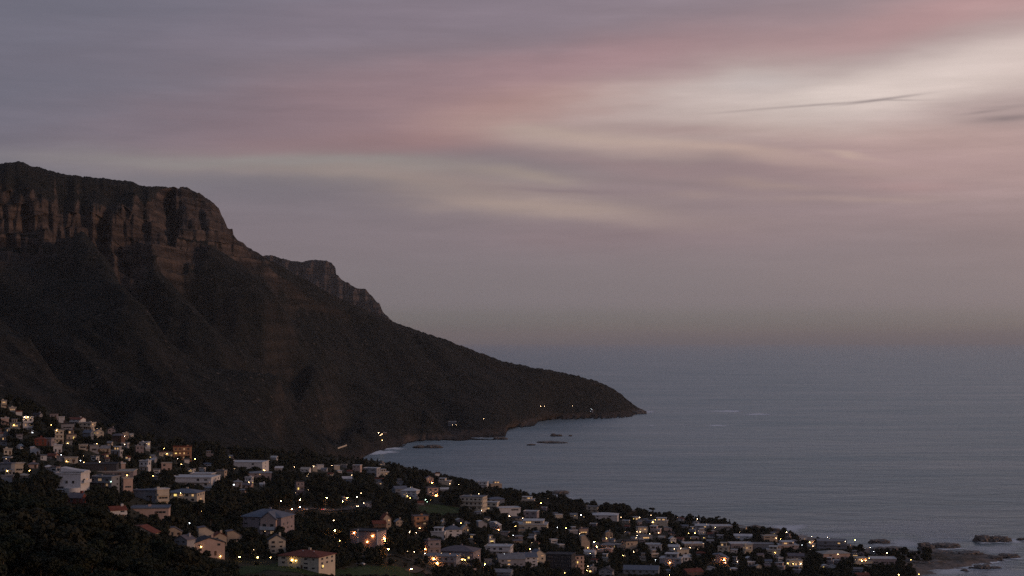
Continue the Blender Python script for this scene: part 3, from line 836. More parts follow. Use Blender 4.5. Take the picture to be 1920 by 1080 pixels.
T_ = [
 # upper left slope
 (0, 751, 12, 764, 'F', 'cream', 'rg', 20, .3, 'pale boxy house highest on the left slope'),
 (15, 764, 30, 772, 'F', 'cream', 'rc', 15, .6, 'small cream bungalow with a lit front high on the slope'),
 (60, 774, 77, 782, 'G', 'grey', 'rd', -10, .1, 'grey dark-roofed house beside the floodlit villa'),
 (92, 775, 108, 784, 'F', 'mauve', 'rd', 10, 0, 'dim mauve house among trees under the dark mountain slope'),
 (0, 784, 16, 797, 'F', 'pink', 'rw', 15, .2, 'pinkish house with a white flat roof at the left edge'),
 (16, 787, 38, 803, 'T', 'cream', 'rg', 14, .5, 'cream terraced house with a bright yellow strip of light'),
 (109, 782, 120, 793, 'F', 'white', 'rw', 10, .1, 'little white cube house left of the red roof'),
 (126, 782, 157, 795, 'G', 'white', 'rr', -14, .1, 'white house with red tiled roof and white gable ends'),
 (146, 792, 176, 806, 'B', 'cream', 'rc', -10, .25, 'cream two-storey flats below the red tiled house'),
 (175, 804, 194, 821, 'E', 'cream', 'rg', 22, .35, 'cream gabled house at the right edge of the hillside cluster'),
 (155, 806, 174, 822, 'G', 'slate', 'rb', -15, 0, 'slate grey house with a pitched roof beside the cream gable'),
 (112, 794, 138, 806, 'F', 'grey', 'rd', 12, .1, 'low grey house beneath the red tiled roof'),
 (100, 807, 119, 831, 'B', 'cream', 'rc', 18, .45, 'tall warm-lit cream flats with stacked balconies'),
 (122, 807, 143, 826, 'T', 'beige', 'rd', 16, .5, 'beige house with dark front and lit upper storey'),
 (62, 819, 86, 835, 'H', 'red', 'rr', 12, 0, 'dark red house with a hipped roof'),
 (78, 822, 99, 835, 'F', 'mauve', 'rg', -8, 0, 'mauve flat-roofed house right of the dark red house'),
 (98, 835, 116, 850, 'B', 'white', 'rw', 15, .15, 'narrow white three-storey house with banded balconies'),
 (54, 837, 74, 853, 'M', 'white', 'rw', 20, 0, 'white house with one long slanting pale roof'),
 (200, 801, 216, 815, 'E', 'mauve', 'rd', 15, .1, 'dusky mauve house with two chimneys near the hill edge'),
 (208, 812, 232, 828, 'H', 'brown', 'rm', -14, .1, 'brown hipped-roof house near the top of the dark slope'),
 (228, 812, 241, 823, 'F', 'beige', 'rc', 20, .6, 'tiny beige house with a glowing corner on the skyline of houses'),
 (257, 829, 279, 837, 'F', 'white', 'rw', -8, .1, 'long low white house alone at the hillside edge'),
 (252, 836, 269, 852, 'F', 'mauve', 'rg', 18, 0, 'mauve cube house left of the orange brick block'),
 (166, 835, 185, 848, 'F', 'grey', 'rg', 14, .1, 'grey flat house with a pale end wall mid-slope'),
 (185, 835, 206, 848, 'G', 'beige', 'rg', 10, .2, 'beige house behind a pale hedge mid-slope'),
 (208, 839, 228, 854, 'T', 'grey', 'rw', -12, .3, 'grey house with a white terrace mid-slope'),
 (147, 834, 163, 843, 'F', 'cream', 'rc', 8, .7, 'low cream house with an amber lit front'),
 (119, 858, 144, 868, 'F', 'cream', 'rc', 10, .5, 'long cream bungalow above the white modernist villa'),
 (87, 850, 108, 860, 'G', 'pink', 'rr', -15, .1, 'pink house with a low red roof above the tall dark tree'),
 (5, 842, 22, 853, 'F', 'cream', 'rc', 16, .3, 'cream bungalow with a lit strip at the left edge'),
 (0, 869, 24, 886, 'F', 'slate', 'rb', -8, 0, 'blue-grey box house at the left edge'),
 (20, 869, 46, 887, 'F', 'cream', 'rc', 24, .1, 'cream box house beside the blue-grey box'),
 (0, 887, 24, 903, 'T', 'grey', 'rg', 12, .2, 'grey split-level house in the lower left corner'),
 (52, 866, 70, 878, 'H', 'pink', 'rm', 10, 0, 'dim pink hipped house between two dark trees'),
 (147, 868, 218, 882, 'F', 'dark', 'rd', 7, .05, 'wide dark house under a broad dark flat roof'),
 (174, 883, 250, 893, 'F', 'mauve', 'rc', 5, .05, 'long low house with a pale roof edge'),
 (225, 869, 234, 889, 'F', 'pink', 'rw', 20, .1, 'slim pink tower house'),
 (165, 893, 218, 914, 'F', 'slate', 'rg', -12, .1, 'long blue-grey house with a teal lamp'),
 (226, 897, 248, 929, 'F', 'pink', 'rc', 30, 0, 'tall plain pink wall of a narrow house'),
 (261, 864, 281, 884, 'B', 'white', 'rw', -12, .1, 'white house with stacked balconies and an arch'),
 (300, 868, 322, 883, 'F', 'pink', 'rc', 14, .1, 'pinkish box house below the orange brick block'),
 (127, 924, 158, 945, 'G', 'red', 'rm', -12, 0, 'dark red house with white gable ends'),
 (247, 918, 300, 937, 'F', 'slate', 'rb', -10, 0, 'blue-white flat block behind the solar roof'),
 (288, 917, 316, 950, 'F', 'cream', 'rw', 28, .1, 'white box house with two pink lit end walls'),
 (232, 950, 316, 967, 'F', 'pink', 'rb', 8, .1, 'long low house with solar panels on a white roof'),
 (197, 949, 236, 972, 'G', 'white', 'rr', 32, 0, 'white house with a red roof at the edge of the wood'),
 (310, 915, 377, 941, 'H', 'cream', 'rb', -8, .75, 'long house with a grey roof and a row of yellow windows'),
 (318, 892, 404, 912, 'F', 'white', 'rw', -6, .05, 'long white modern house with dark ribbon windows'),
 (357, 887, 400, 899, 'F', 'grey', 'rw', -6, .05, 'grey upper terrace house behind the long white modern house'),
 (405, 882, 424, 897, 'F', 'beige', 'rg', -14, 0, 'beige cube right behind the long white modern house'),
 (427, 864, 498, 879, 'F', 'white', 'rw', -6, .02, 'wide white mansion alone against the dark hillside'),
 (462, 882, 509, 896, 'H', 'mauve', 'rg', 8, .2, 'mauve hipped house with one bright yellow window'),
 (435, 900, 454, 913, 'H', 'grey', 'rg', 10, .1, 'small grey hipped house left of the white balcony cube'),
 (459, 895, 474, 909, 'B', 'white', 'rw', -10, .2, 'small white balcony cube below the mansion'),
 (453, 905, 473, 915, 'G', 'pink', 'rm', -8, 0, 'low pinkish house in front of the white balcony cube'),
 (486, 905, 496, 912, 'G', 'white', 'rw', 10, 0, 'little white shed-like house by the wooded gap'),
 (513, 874, 531, 882, 'G', 'grey', 'rw', 10, 0, 'pale-roofed cottage right of the mansion'),
 (563, 876, 582, 885, 'G', 'white', 'rc', -10, .2, 'white cottage, first of the row under the dark ridge'),
 (585, 875, 595, 884, 'F', 'cream', 'rw', 10, .5, 'tiny cream house, second of the row under the dark ridge'),
 (592, 872, 607, 880, 'F', 'white', 'rw', 12, .2, 'white flat house in the row under the dark ridge'),
 (602, 877, 614, 884, 'G', 'white', 'rg', -10, .1, 'small white gabled house in the row under the dark ridge'),
 (625, 873, 637, 881, 'F', 'cream', 'rw', 14, .2, 'cream flat house, last of the row under the dark ridge'),
 (552, 903, 570, 929, 'B', 'mauve', 'rd', 20, .1, 'tall dusky mauve flats in front of dark trees'),
 (661, 872, 678, 884, 'F', 'pink', 'rw', -14, .1, 'pink house with a white roof on the ridge slope'),
 (681, 877, 712, 891, 'F', 'grey', 'rw', -16, .1, 'pale villa with a curved terrace on the ridge slope'),
 (708, 880, 729, 892, 'T', 'cream', 'rw', 20, .2, 'cream stepped house beside the curved terrace villa'),
 (640, 893, 660, 903, 'G', 'slate', 'rw', 10, .1, 'pale slanted roof peeping out of the trees'),
 (797, 892, 813, 905, 'E', 'pink', 'rm', 14, .3, 'pink gabled house just below the wooded ridge'),
 (819, 897, 846, 909, 'T', 'cream', 'rw', -10, .2, 'cream stepped house just below the wooded ridge'),
 (896, 903, 916, 914, 'B', 'white', 'rw', -12, .2, 'white banded villa near the end of the ridge'),
 (917, 902, 941, 914, 'T', 'beige', 'rw', 12, .3, 'beige stepped villa at the end of the ridge'),
 (734, 911, 764, 928, 'G', 'slate', 'rb', 25, 0, 'blue-grey house with a long roof on the left of the white villa'),
 (753, 914, 786, 934, 'H', 'white', 'rw', -14, .1, 'white villa with a blue-white hipped roof and lit terrace'),
 (797, 914, 822, 929, 'F', 'pink', 'rm', 20, .3, 'pinkish house with orange lamps on its steps'),
 (823, 914, 842, 921, 'G', 'slate', 'rw', 8, 0, 'pale roof half hidden behind the trees'),
 (862, 930, 913, 956, 'B', 'cream', 'rg', -14, .12, 'large cream hotel-like block under a grey roof'),
 (910, 941, 936, 957, 'B', 'cream', 'rw', -14, .2, 'cream two-storey annex beside the large cream block'),
 (914, 931, 946, 947, 'H', 'slate', 'rb', 10, 0, 'slate hipped house behind the cream annex'),
 (930, 951, 976, 966, 'F', 'white', 'rw', 12, .1, 'wide white flat house right of the cream annex'),
 (695, 976, 724, 993, 'G', 'brown', 'rr', 15, .1, 'brown house with a low red tiled roof among dark trees'),
 (712, 963, 733, 995, 'E', 'beige', 'rr', 30, .35, 'tall house with a steep red roof and a lit side'),
 (738, 973, 756, 990, 'E', 'beige', 'rg', 25, .05, 'pale gable peeping through trees beside the red roofs'),
 (771, 967, 803, 996, 'B', 'brick', 'rm', 18, .6, 'orange-lit brick block among dark trees'),
 (826, 975, 834, 989, 'E', 'cream', 'rw', 20, .2, 'slim white gable like a tent'),
 (808, 990, 836, 1009, 'T', 'white', 'rw', -8, .05, 'white terrace house left of the dark-roofed villa'),
 (832, 985, 866, 1011, 'H', 'white', 'rb', 16, .05, 'white villa with a dark blue hipped roof'),
 (862, 985, 881, 1005, 'E', 'beige', 'rc', 24, .2, 'beige gabled house right of the dark-roofed villa'),
 (893, 976, 913, 991, 'M', 'grey', 'rw', 20, .05, 'pale house with a sail-like slanting roof'),
 (917, 978, 940, 992, 'M', 'grey', 'rw', -18, .05, 'grey house with a slanting roof beside the sail-like roof'),
 (655, 994, 722, 1024, 'F', 'mauve', 'rd', -18, 0, 'long mauve blank-walled building with white corner posts'),
 (795, 1013, 826, 1038, 'F', 'mauve', 'rm', 26, .1, 'mauve block with a beige end wall behind the hipped hall'),
 (822, 1022, 900, 1056, 'H', 'mauve', 'rm', -14, .25, 'big hall under a broad dusky hipped roof'),
 (796, 1041, 862, 1062, 'F', 'grey', 'rg', -8, .05, 'low grey wing with a row of dark windows before the hall'),
 (909, 1023, 962, 1041, 'F', 'white', 'rw', -8, .05, 'blue-white flat house with a deep shaded porch'),
 (930, 1038, 985, 1068, 'G', 'grey', 'rg', 8, .3, 'grey house with a long grey roof and a lit door'),
 (925, 1067, 962, 1084, 'G', 'slate', 'rg', -10, .1, 'pale grey roof at the bottom edge below the grey long roof'),
 (955, 951, 976, 960, 'G', 'pink', 'rw', -8, .05, 'pale roofed house left of the sea-front villas'),
 (974, 932, 1004, 943, 'T', 'cream', 'rw', -8, .3, 'cream villa hugging the end of the wooded headland'),
 (982, 958, 1011, 975, 'F', 'mauve', 'rw', -14, .1, 'mauve house with a white roof edge near the cove'),
 (960, 975, 1029, 993, 'T', 'cream', 'rw', -5, .15, 'long cream terrace of flats above the dark grove'),
 (1040, 965, 1055, 974, 'F', 'cream', 'rw', 10, .2, 'small cream house near the palms'),
 (1068, 962, 1083, 972, 'G', 'cream', 'rg', -8, .5, 'cream gabled house beside a bright orange lamp'),
 (1099, 949, 1124, 961, 'B', 'cream', 'rg', -12, .1, 'cream villa in front of the tall conifer by the sea'),
 (1107, 960, 1162, 976, 'H', 'white', 'rw', -8, .05, 'broad white villa with a wide pale roof by the sea'),
 (1083, 991, 1103, 1002, 'F', 'pink', 'rm', 14, .3, 'pinkish box house above the beige gable tower'),
 (1087, 1003, 1106, 1031, 'M', 'beige', 'rc', 14, .05, 'tall beige house with a steep single-slope roof'),
 (1133, 995, 1149, 1008, 'E', 'beige', 'rg', 14, .05, 'beige gabled cottage in the middle of the lower town'),
 (1127, 1017, 1154, 1029, 'H', 'beige', 'rg', -10, .5, 'beige hipped house glowing from a street lamp'),
 (1166, 1014, 1196, 1033, 'F', 'beige', 'rd', 24, 0, 'boxy beige house with a dark roof and blank wall'),
 (1093, 1031, 1119, 1044, 'G', 'white', 'rw', -18, .2, 'white-roofed cottage in front of the dark modern block'),
 (957, 1036, 1008, 1062, 'G', 'white', 'rb', 10, .2, 'white house with a blue-grey roof at the bottom of the town'),
 (992, 1030, 1023, 1062, 'E', 'cream', 'rb', 26, .7, 'lit white gable joined to the blue-grey roofed house'),
 (1022, 1038, 1080, 1072, 'F', 'dark', 'rd', -14, .02, 'dark modern block with a flat black roof'),
 (1073, 1042, 1095, 1074, 'B', 'pink', 'rd', 24, .1, 'tall pinkish house joined to the dark modern block'),
 (1168, 1060, 1240, 1082, 'G', 'slate', 'rb', -8, .05, 'wide house with corrugated grey roofs at the bottom edge'),
 (1123, 1063, 1152, 1086, 'E', 'grey', 'rd', -12, .05, 'dark gabled house at the bottom edge'),
 (1101, 1060, 1119, 1074, 'E', 'grey', 'rg', 18, .3, 'small grey gable with a lit doorway near the bottom edge'),
 (1237, 1037, 1283, 1062, 'T', 'grey', 'rw', -14, .15, 'grey house with a pale wavy roof and an orange forecourt'),
 (1222, 971, 1254, 986, 'T', 'cream', 'rw', -8, .85, 'bright yellow lit villa near the water'),
 (1193, 988, 1214, 1004, 'B', 'cream', 'rg', 14, .85, 'white-lit balcony house in the lower town'),
 (1214, 987, 1241, 1000, 'T', 'pink', 'rw', -14, .3, 'pale pink stepped house right of the white-lit house'),
 (1254, 1006, 1268, 1019, 'E', 'white', 'rw', 20, .05, 'small white gable facing the lane'),
 (1252, 1021, 1276, 1034, 'G', 'white', 'rw', -14, .3, 'white cottage with lamps along its eaves'),
 (1265, 1030, 1292, 1042, 'F', 'cream', 'rc', 14, .4, 'cream flat house left of the dark round grove'),
 (1198, 1004, 1223, 1012, 'F', 'grey', 'rg', 6, .1, 'low grey roofed house by the lane'),
 (1210, 1020, 1243, 1030, 'F', 'white', 'rw', -8, .2, 'white terrace with a lit lower edge'),
 (1333, 985, 1373, 993, 'F', 'slate', 'rw', 4, .1, 'long low pale house by the rocky beach'),
 (1303, 982, 1332, 993, 'G', 'grey', 'rw', -10, .2, 'pale gabled house left of the beach'),
 (1376, 1001, 1413, 1013, 'G', 'white', 'rw', -8, .05, 'broad white house with a pale roof behind the beach'),
 (1429, 1004, 1458, 1015, 'F', 'beige', 'rc', 8, .35, 'beige flats at the right end of the beach'),
 (1368, 1018, 1412, 1029, 'F', 'mauve', 'rw', 4, .15, 'long pale house front in the middle of the beach road'),
 (1413, 1019, 1452, 1030, 'F', 'slate', 'rg', -4, .1, 'slate house on the beach road'),
 (1452, 1017, 1498, 1028, 'T', 'pink', 'rw', 6, .3, 'pinkish long house on the beach road'),
 (1346, 1017, 1369, 1040, 'T', 'cream', 'rc', -10, .35, 'cream stepped house with a bright wall behind the grove'),
 (1394, 1022, 1411, 1040, 'B', 'cream', 'rc', 12, .8, 'narrow brightly lit balcony house'),
 (1437, 1025, 1466, 1040, 'T', 'cream', 'rw', -12, .3, 'cream stepped house with a white terrace'),
 (1335, 1038, 1369, 1056, 'M', 'pink', 'rb', -20, .2, 'house with a tilted blue-grey roof beside a bright lamp'),
 (1280, 1018, 1320, 1028, 'F', 'beige', 'rw', 6, .2, 'long beige house on the left of the lower town'),
 (1280, 1040, 1297, 1052, 'G', 'white', 'rw', 12, .1, 'white gabled house left of the dark grove'),
 (1533, 1013, 1592, 1034, 'B', 'slate', 'rg', -8, .25, 'wide grey flats with many balconies near the right end'),
 (1536, 1031, 1594, 1050, 'H', 'pink', 'rc', 10, .15, 'pinkish villa with a broad pale roof near the right end'),
 (1473, 1037, 1511, 1049, 'G', 'pink', 'rm', -8, .1, 'dim pink house behind the lit bungalow'),
 (1476, 1050, 1505, 1062, 'F', 'cream', 'rc', 10, .9, 'small bungalow lit bright from inside'),
 (1278, 1066, 1320, 1083, 'G', 'brown', 'rr', 22, 0, 'dark house with a red roof at the bottom edge'),
 (1497, 1004, 1514, 1014, 'B', 'white', 'rw', -8, .2, 'white house with balconies on the shore'),
 (1600, 1046, 1636, 1062, 'T', 'cream', 'rc', 8, .8, 'long lit house nearest the rocks'),
 (1633, 1046, 1682, 1058, 'F', 'mauve', 'rw', -4, .1, 'low mauve house with a white roof beside the rocks'),
 (1603, 1074, 1631, 1084, 'G', 'pink', 'rr', 8, .1, 'pinkish house at the bottom edge near the rocks'),
 (1593, 1066, 1620, 1076, 'F', 'slate', 'rg', -8, .1, 'dark slate house below the long lit house'),
 # row house complex in the lower left
 (242, 985, 294, 1016, 'M', 'beige', 'rr', -8, .05, 'beige town house with red roofs, leftmost of the complex'),
 (312, 988, 342, 1008, 'M', 'beige', 'rm', 16, 0, 'beige town house second from the left in the complex'),
 (366, 987, 402, 1013, 'M', 'cream', 'rm', 20, 0, 'tallest cream town house of the complex with a bright gable'),
 (420, 994, 453, 1018, 'M', 'beige', 'rm', 20, 0, 'beige town house at the right end of the complex'),
 (393, 998, 424, 1024, 'E', 'beige', 'rr', 28, 0, 'town house with a small dark window right of the tallest one'),
 (325, 1003, 364, 1030, 'E', 'grey', 'rm', -30, 0, 'grey town house with a pointed end in the front row'),
 (350, 1006, 420, 1042, 'E', 'pink', 'rd', 22, .02, 'large pinkish town house in front with a lit slit window'),
 (499, 1002, 535, 1037, 'E', 'cream', 'rd', 14, .05, 'white gabled house with an orange glow and dark tree in front'),
 (520, 1030, 624, 1068, 'H', 'cream', 'rr', -22, .0, 'broad house with a red tiled roof and skylights'),
 (450, 953, 546, 1003, 'H', 'mauve', 'rb', -16, .04, 'large grey two-storey house with a pink gable'),
]
place_over = {}
for row in T_:
    R_ = place(*row)
    place_over[row[9]] = R_

# apartment block in orange brick with its cream wing
r_, W, D, H = place(323, 837, 358, 862, 'B', 'brick', 'rr', 8, .8, 'orange brick apartment block with lit windows', st=3, ratio=.5, cat='apartment block')
wing(r_, -W / 2 - W * .95, -W / 2 - .01, -D * .3, D * .45, H * .62, 'cream', 'rr', wins=5, kind='litdim')
# floodlit villa
r_, W, D, H = place(40, 782, 62, 811, 'B', 'white', 'rw', 16, .3, 'tall white villa under yellow floodlights on the left slope', st=3)
# white modernist villa of stacked blocks
r_, W, D, H = place(104, 886, 160, 930, 'F', 'white', 'rw', -10, 0, 'big white modernist villa of stacked blocks', st=2, ratio=.8, near=True)
for ch in list(r_.children):
    if ch.name.startswith(('window', 'door')): bpy.data.objects.remove(ch)
for u, z in ((-W * .06, H * .63), (W * .20, H * .63)): add_window(r_, 'f', u, z, 1.15, 1.3, 'glass', W, D)
add_window(r_, 'f', -W * .30, H * .34, W * .26, 1.9, 'glass', W, D)
add_window(r_, 'r', -D * .15, H * .68, 2.4, 1.6, 'glass', W, D)
add_window(r_, 'r', D * .22, H * .68, 2.0, 1.6, 'litdim', W, D)
wing(r_, -W * 1.02, -W / 2 - .01, -D * .62, D * .1, H * .36, 'white', 'rw', wins=2)
wing(r_, -W * .34, -W * .10, -D * .5 - 3.2, -D * .5 - .01, H * .30, 'white', 'rw', wins=1)
b = MB(); pr = [(W * .22 + 3.6 * math.cos(t_), -D * .5 - 1.2 + 3.2 * math.sin(t_)) for t_ in np.linspace(-math.pi, math.pi, 25)[:-1]]
n0 = len(pr)
for i in range(n0):
    j = (i + 1) % n0; b.poly([(pr[i][0], pr[i][1], -4), (pr[j][0], pr[j][1], -4), (pr[j][0], pr[j][1], H * .40), (pr[i][0], pr[i][1], H * .40)])
b.poly([(x, y, H * .40) for x, y in pr]); b.build('turret', M['white'], r_)
b = MB()     # swept roof fin rising to the left
b.prism([(-W * .46, H + .62), (W * .5, H + .62), (W * .5, H + 1.1), (W * .1, H + 1.5), (-W * .46, H + 2.6)], -D * .1, D * .5); b.build('roof_fin', M['white'], r_)
b = MB(); b.box(W * .5, W * .5 + 1.4, -D * .45, D * .4, H * .58, H * .62); b.box(W * .5 + 1.3, W * .5 + 1.4, -D * .45, D * .4, H * .62, H * .72); b.build('balcony', M['white'], r_)
# details on three heroes that stand nearest
r_, W, D, H = place_over['large grey two-storey house with a pink gable']
b = MB(); b.prism([(W * .02, -4), (W * .40, -4), (W * .40, H * .66), (W * .21, H * .92), (W * .02, H * .66)], -D / 2 - 1.6, -D / 2 - .01); b.build('gable', M['pink'], r_)
b = MB(); b.prism([(W * .0, H * .64), (W * .21, H * .93), (W * .42, H * .64), (W * .42, H * .68), (W * .21, H * .97), (W * .0, H * .68)][::1], -D / 2 - 2.0, 0); b.build('gable_roof', M['rb'], r_)
for u, z, kd in ((W * .12, H * .42, 'glass'), (W * .30, H * .42, 'glass'), (W * .12, H * .14, 'glass'), (W * .31, H * .14, 'litdim')):
    o = add_window(r_, 'f', u, z, 2.2, 1.6, kd, W, D); o.location.y = -D / 2 - 1.6
b = MB(); b.box(W * .03, W * .39, -D / 2 - 3.0, -D / 2 - 1.6, H * .24, H * .27); b.box(W * .03, W * .39, -D / 2 - 3.0, -D / 2 - 2.9, H * .27, H * .38); b.build('balcony', M['white'], r_)
r_, W, D, H = place_over['broad house with a red tiled roof and skylights']
eh = H * .62
for k, (u, v) in enumerate(((-.30, .45), (-.05, .72), (.12, .38), (.22, .70), (.0, .25))):
    y = -D / 2 - .6 + v * (D / 2 + .6); z = eh + .24 + v * (H - eh - .24)
    b = MB(); sl_ = (H - eh - .24) / (D / 2 + .6)
    b.prism([(y - 1.1, z - 1.1 * sl_ + .05), (y + 1.1, z + 1.1 * sl_ + .05), (y + 1.1, z + 1.1 * sl_ + .18), (y - 1.1, z - 1.1 * sl_ + .18)], u * W - .3, u * W + .3, axis='x'); b.build('skylight', M['white'], r_)
add_window(r_, 'r', -D * .25, 1.7, 2.0, 1.3, 'lityellow', W, D)
r_, W, D, H = place_over['long mauve blank-walled building with white corner posts']
for u in (-W * .2, W * .5 - .2): wing(r_, u - .3, u + .3, -D / 2 - .5, -D / 2 - .01, H + 1.2, 'white', name='post')
for ch in list(r_.children):
    if ch.name.startswith('window'): bpy.data.objects.remove(ch)

# ---- background houses between the ones above: size, kind and colour vary; wording comes from the neighbours
def rect_hit(r1, r2, m_=0):
    return r1[0] < r2[2] + m_ and r1[2] > r2[0] - m_ and r1[1] < r2[3] + m_ and r1[3] > r2[1] - m_


ZONES = [((0, 765, 300, 900), 26, (8, 15)), ((300, 850, 520, 925), 10, (9, 16)), ((640, 885, 900, 960), 7, (10, 17)), ((860, 955, 1110, 1080), 20, (11, 21)),
         ((1100, 975, 1330, 1075), 28, (10, 19)), ((1330, 1000, 1640, 1075), 30, (9, 17)), ((540, 870, 760, 905), 5, (7, 12)), ((1190, 970, 1420, 1010), 8, (9, 17))]
KINDNAME = dict(F='flat-roofed', T='stepped', G='gabled', E='gable-fronted', H='hipped', M='slant-roofed', B='balconied')
WALLNAME = dict(white='white', cream='cream', grey='grey', pink='pinkish', mauve='mauve', beige='beige', brown='brown', red='red', dark='dark', slate='slate-grey', brick='brick')
ROOFNAME = dict(rw='pale', rg='grey', rd='dark', rr='red', rb='blue-grey', rm='dusky', rc='cream')
FILL = []
r7 = random.Random(23)
for (zx0, zy0, zx1, zy1), cnt, (s0, s1) in ZONES:
    got = tries = 0
    while got < cnt and tries < 900:
        tries += 1
        w = r7.uniform(s0, s1); h = w * r7.uniform(.30, .52)
        x, y = r7.uniform(zx0, zx1), r7.uniform(zy0, zy1)
        p = hit(x, y)
        px, py, _ = project(p)
        if abs(py - y) > 1.5 or p.z < 2.5: continue
        rc = (x - w / 2, y - h, x + w / 2, y)
        if any(rect_hit(rc, hh['rect'], -1) for hh in HOUSES): continue
        kd = r7.choice('FFFTTGGEHHM'); wl = r7.choice(['white', 'cream', 'grey', 'grey', 'pink', 'mauve', 'mauve', 'beige', 'slate', 'white']); rf = r7.choice(['rw', 'rg', 'rg', 'rd', 'rr', 'rb', 'rm', 'rc'])
        if x > 880 and kd in 'FT': rf = r7.choice(['rw', 'rg', 'rw'])
        place(*rc, kd, wl, rf, r7.uniform(-26, 26), r7.choice([0, 0, .1, .35]), '', hero=False, near=False)
        got += 1

USED = set()
ORDER = [h for h in HOUSES if h['hero']]


def relation(px, py, Y, h):
    hx, hy = (h['rect'][0] + h['rect'][2]) / 2, (h['rect'][1] + h['rect'][3]) / 2
    dx = px - hx; dy = py - h['rect'][3]
    if abs(dx) > .7 * (h['rect'][2] - h['rect'][0]) and abs(dx) > abs(dy) * 1.1: return 'left of' if dx < 0 else 'right of'
    return 'behind' if Y > h['Y'] else 'in front of'


def worded(start, px, py, Y, used=USED, lim=16):
    best = sorted(ORDER, key=lambda h: (px - (h['rect'][0] + h['rect'][2]) / 2) ** 2 + ((py - h['rect'][3]) * 1.6) ** 2)
    for h in best:
        lab = '%s %s the %s' % (start, relation(px, py, Y, h), h['short'])
        if len(lab.replace('-', ' ').split()) > lim or lab in used: continue
        used.add(lab); return lab
    return start


for h in HOUSES:
    if not h['hero']:
        kn, wn, rn = KINDNAME[h['kind']], WALLNAME[h['wall']], ROOFNAME[h['roof']]
        x = (h['rect'][0] + h['rect'][2]) / 2
        h['short'] = ''
        tag(h['o'], worded('%s %s house' % (wn, kn), x, h['rect'][3], h['Y']))
# ------------------------------------------------------------------ roads, lawns
def inpoly(x, y, P):
    c = False; j = len(P) - 1
    for i in range(len(P)):
        if (P[i][1] > y) != (P[j][1] > y) and x < (P[j][0] - P[i][0]) * (y - P[i][1]) / (P[j][1] - P[i][1]) + P[i][0]: c = not c
        j = i
    return c


def drape(name, outline, mat, lift=.18, step=1.5):
    """sheet laid on the ground inside an outline given by ground points"""
    pts = [hit(*p) for p in outline]
    xy = [(p.x, p.y) for p in pts]
    x0, x1 = min(p[0] for p in xy), max(p[0] for p in xy); y0, y1 = min(p[1] for p in xy), max(p[1] for p in xy)
    nx, ny = int((x1 - x0) / step) + 2, int((y1 - y0) / (step * 1.4)) + 2
    b = MB(); idx = {}
    def vert(i, j):
        if (i, j) not in idx:
            x, y = x0 + (i - .5) * step, y0 + (j - .5) * step * 1.4
            idx[(i, j)] = len(b.v); b.v.append((x, y, gz(x, y) + lift))
        return idx[(i, j)]
    for i in range(nx):
        for j in range(ny):
            x, y = x0 + i * step, y0 + j * step * 1.4
            if inpoly(x + .8 * math.sin(y * .9), y + .8 * math.sin(x * 1.1), xy): b.f.append((vert(i, j), vert(i + 1, j), vert(i + 1, j + 1), vert(i, j + 1))); b.m.append(0)
    return tag(b.build(name, mat, smooth=True), kind='structure'), xy


def strip(name, pl, width, mat, lift=.22, kerb=None):
    pts = [hit(*p) for p in pl]; P = []
    for a_, c_ in zip(pts[:-1], pts[1:]):
        n_ = max(2, int((c_ - a_).length / 4))
        P += [a_.lerp(c_, k / n_) for k in range(n_)]
    P.append(pts[-1]); b = MB(); rows = []
    for k, p in enumerate(P):
        d = (P[min(k + 1, len(P) - 1)] - P[max(k - 1, 0)]); d.z = 0; d.normalize(); s_ = Vector((d.y, -d.x, 0))
        row = []
        for o_ in (-.5, -.25, 0, .25, .5):
            q = p + s_ * width * o_; row.append(len(b.v)); b.v.append((q.x, q.y, max(gz(q.x, q.y), gz(p.x, p.y) - .15) + lift))
        rows.append(row)
    for a_, c_ in zip(rows[:-1], rows[1:]):
        for k in range(4): b.f.append((a_[k], a_[k + 1], c_[k + 1], c_[k])); b.m.append(0)
    o = tag(b.build(name, mat, smooth=True), kind='structure')
    return o, [(p.x, p.y) for p in P]


m, t = newmat('lawn_grass'); pos = t.n('ShaderNodeNewGeometry').outputs['Position']
c = t.mix(t.ramp(t.noise(pos, .3, 6, .7), .3, .7), (.017, .032, .009), (.042, .064, .018))
t.out(t.bsdf(c, .9, .1, normal=t.bump(t.noise(pos, 2.5, 4), .7, .25))); M['lawn'] = m
M['asphalt'] = mat_plain('asphalt', (.055, .053, .052), .9, .2, .4)
M['earth'] = mat_plain('bare_earth', (.15, .105, .07), .95, .3, .5)
KEEP = []            # ground that stays free of trees: (list of xy, radius)
for nm_, ol in (('lawn', [(455, 1062), (520, 1056), (600, 1066), (648, 1070), (646, 1084), (440, 1084)]), ('lawn', [(652, 1066), (690, 1060), (742, 1062), (786, 1072), (800, 1084), (640, 1084)]),
                ('lawn', [(785, 950), (820, 946), (862, 952), (866, 962), (830, 966), (790, 960)])):
    o, xy = drape(nm_, ol, M['lawn']); KEEP.append((xy, None))
for nm_, pl, w_, mt in (('road', [(470, 968), (520, 962), (556, 957), (590, 954), (612, 958), (640, 956), (672, 951), (690, 946), (712, 938)], 8, 'asphalt'),
                        ('road', [(640, 1052), (690, 1043), (735, 1041), (765, 1049), (790, 1058), (815, 1068)], 6, 'asphalt'),
                        ('road', [(800, 1040), (850, 1034), (905, 1062), (960, 1050), (1040, 1076)], 6, 'asphalt'),
                        ('path', [(770, 1074), (786, 1066), (800, 1072), (812, 1084)], 7, 'earth'),
                        ('road', [(1105, 1030), (1125, 1024), (1180, 1012), (1245, 1004), (1330, 1014), (1420, 1034), (1500, 1046), (1590, 1060)], 6, 'asphalt')):
    o, xy = strip(nm_, pl, w_, M[mt]); KEEP.append((xy, w_ * .5 + 1.5))


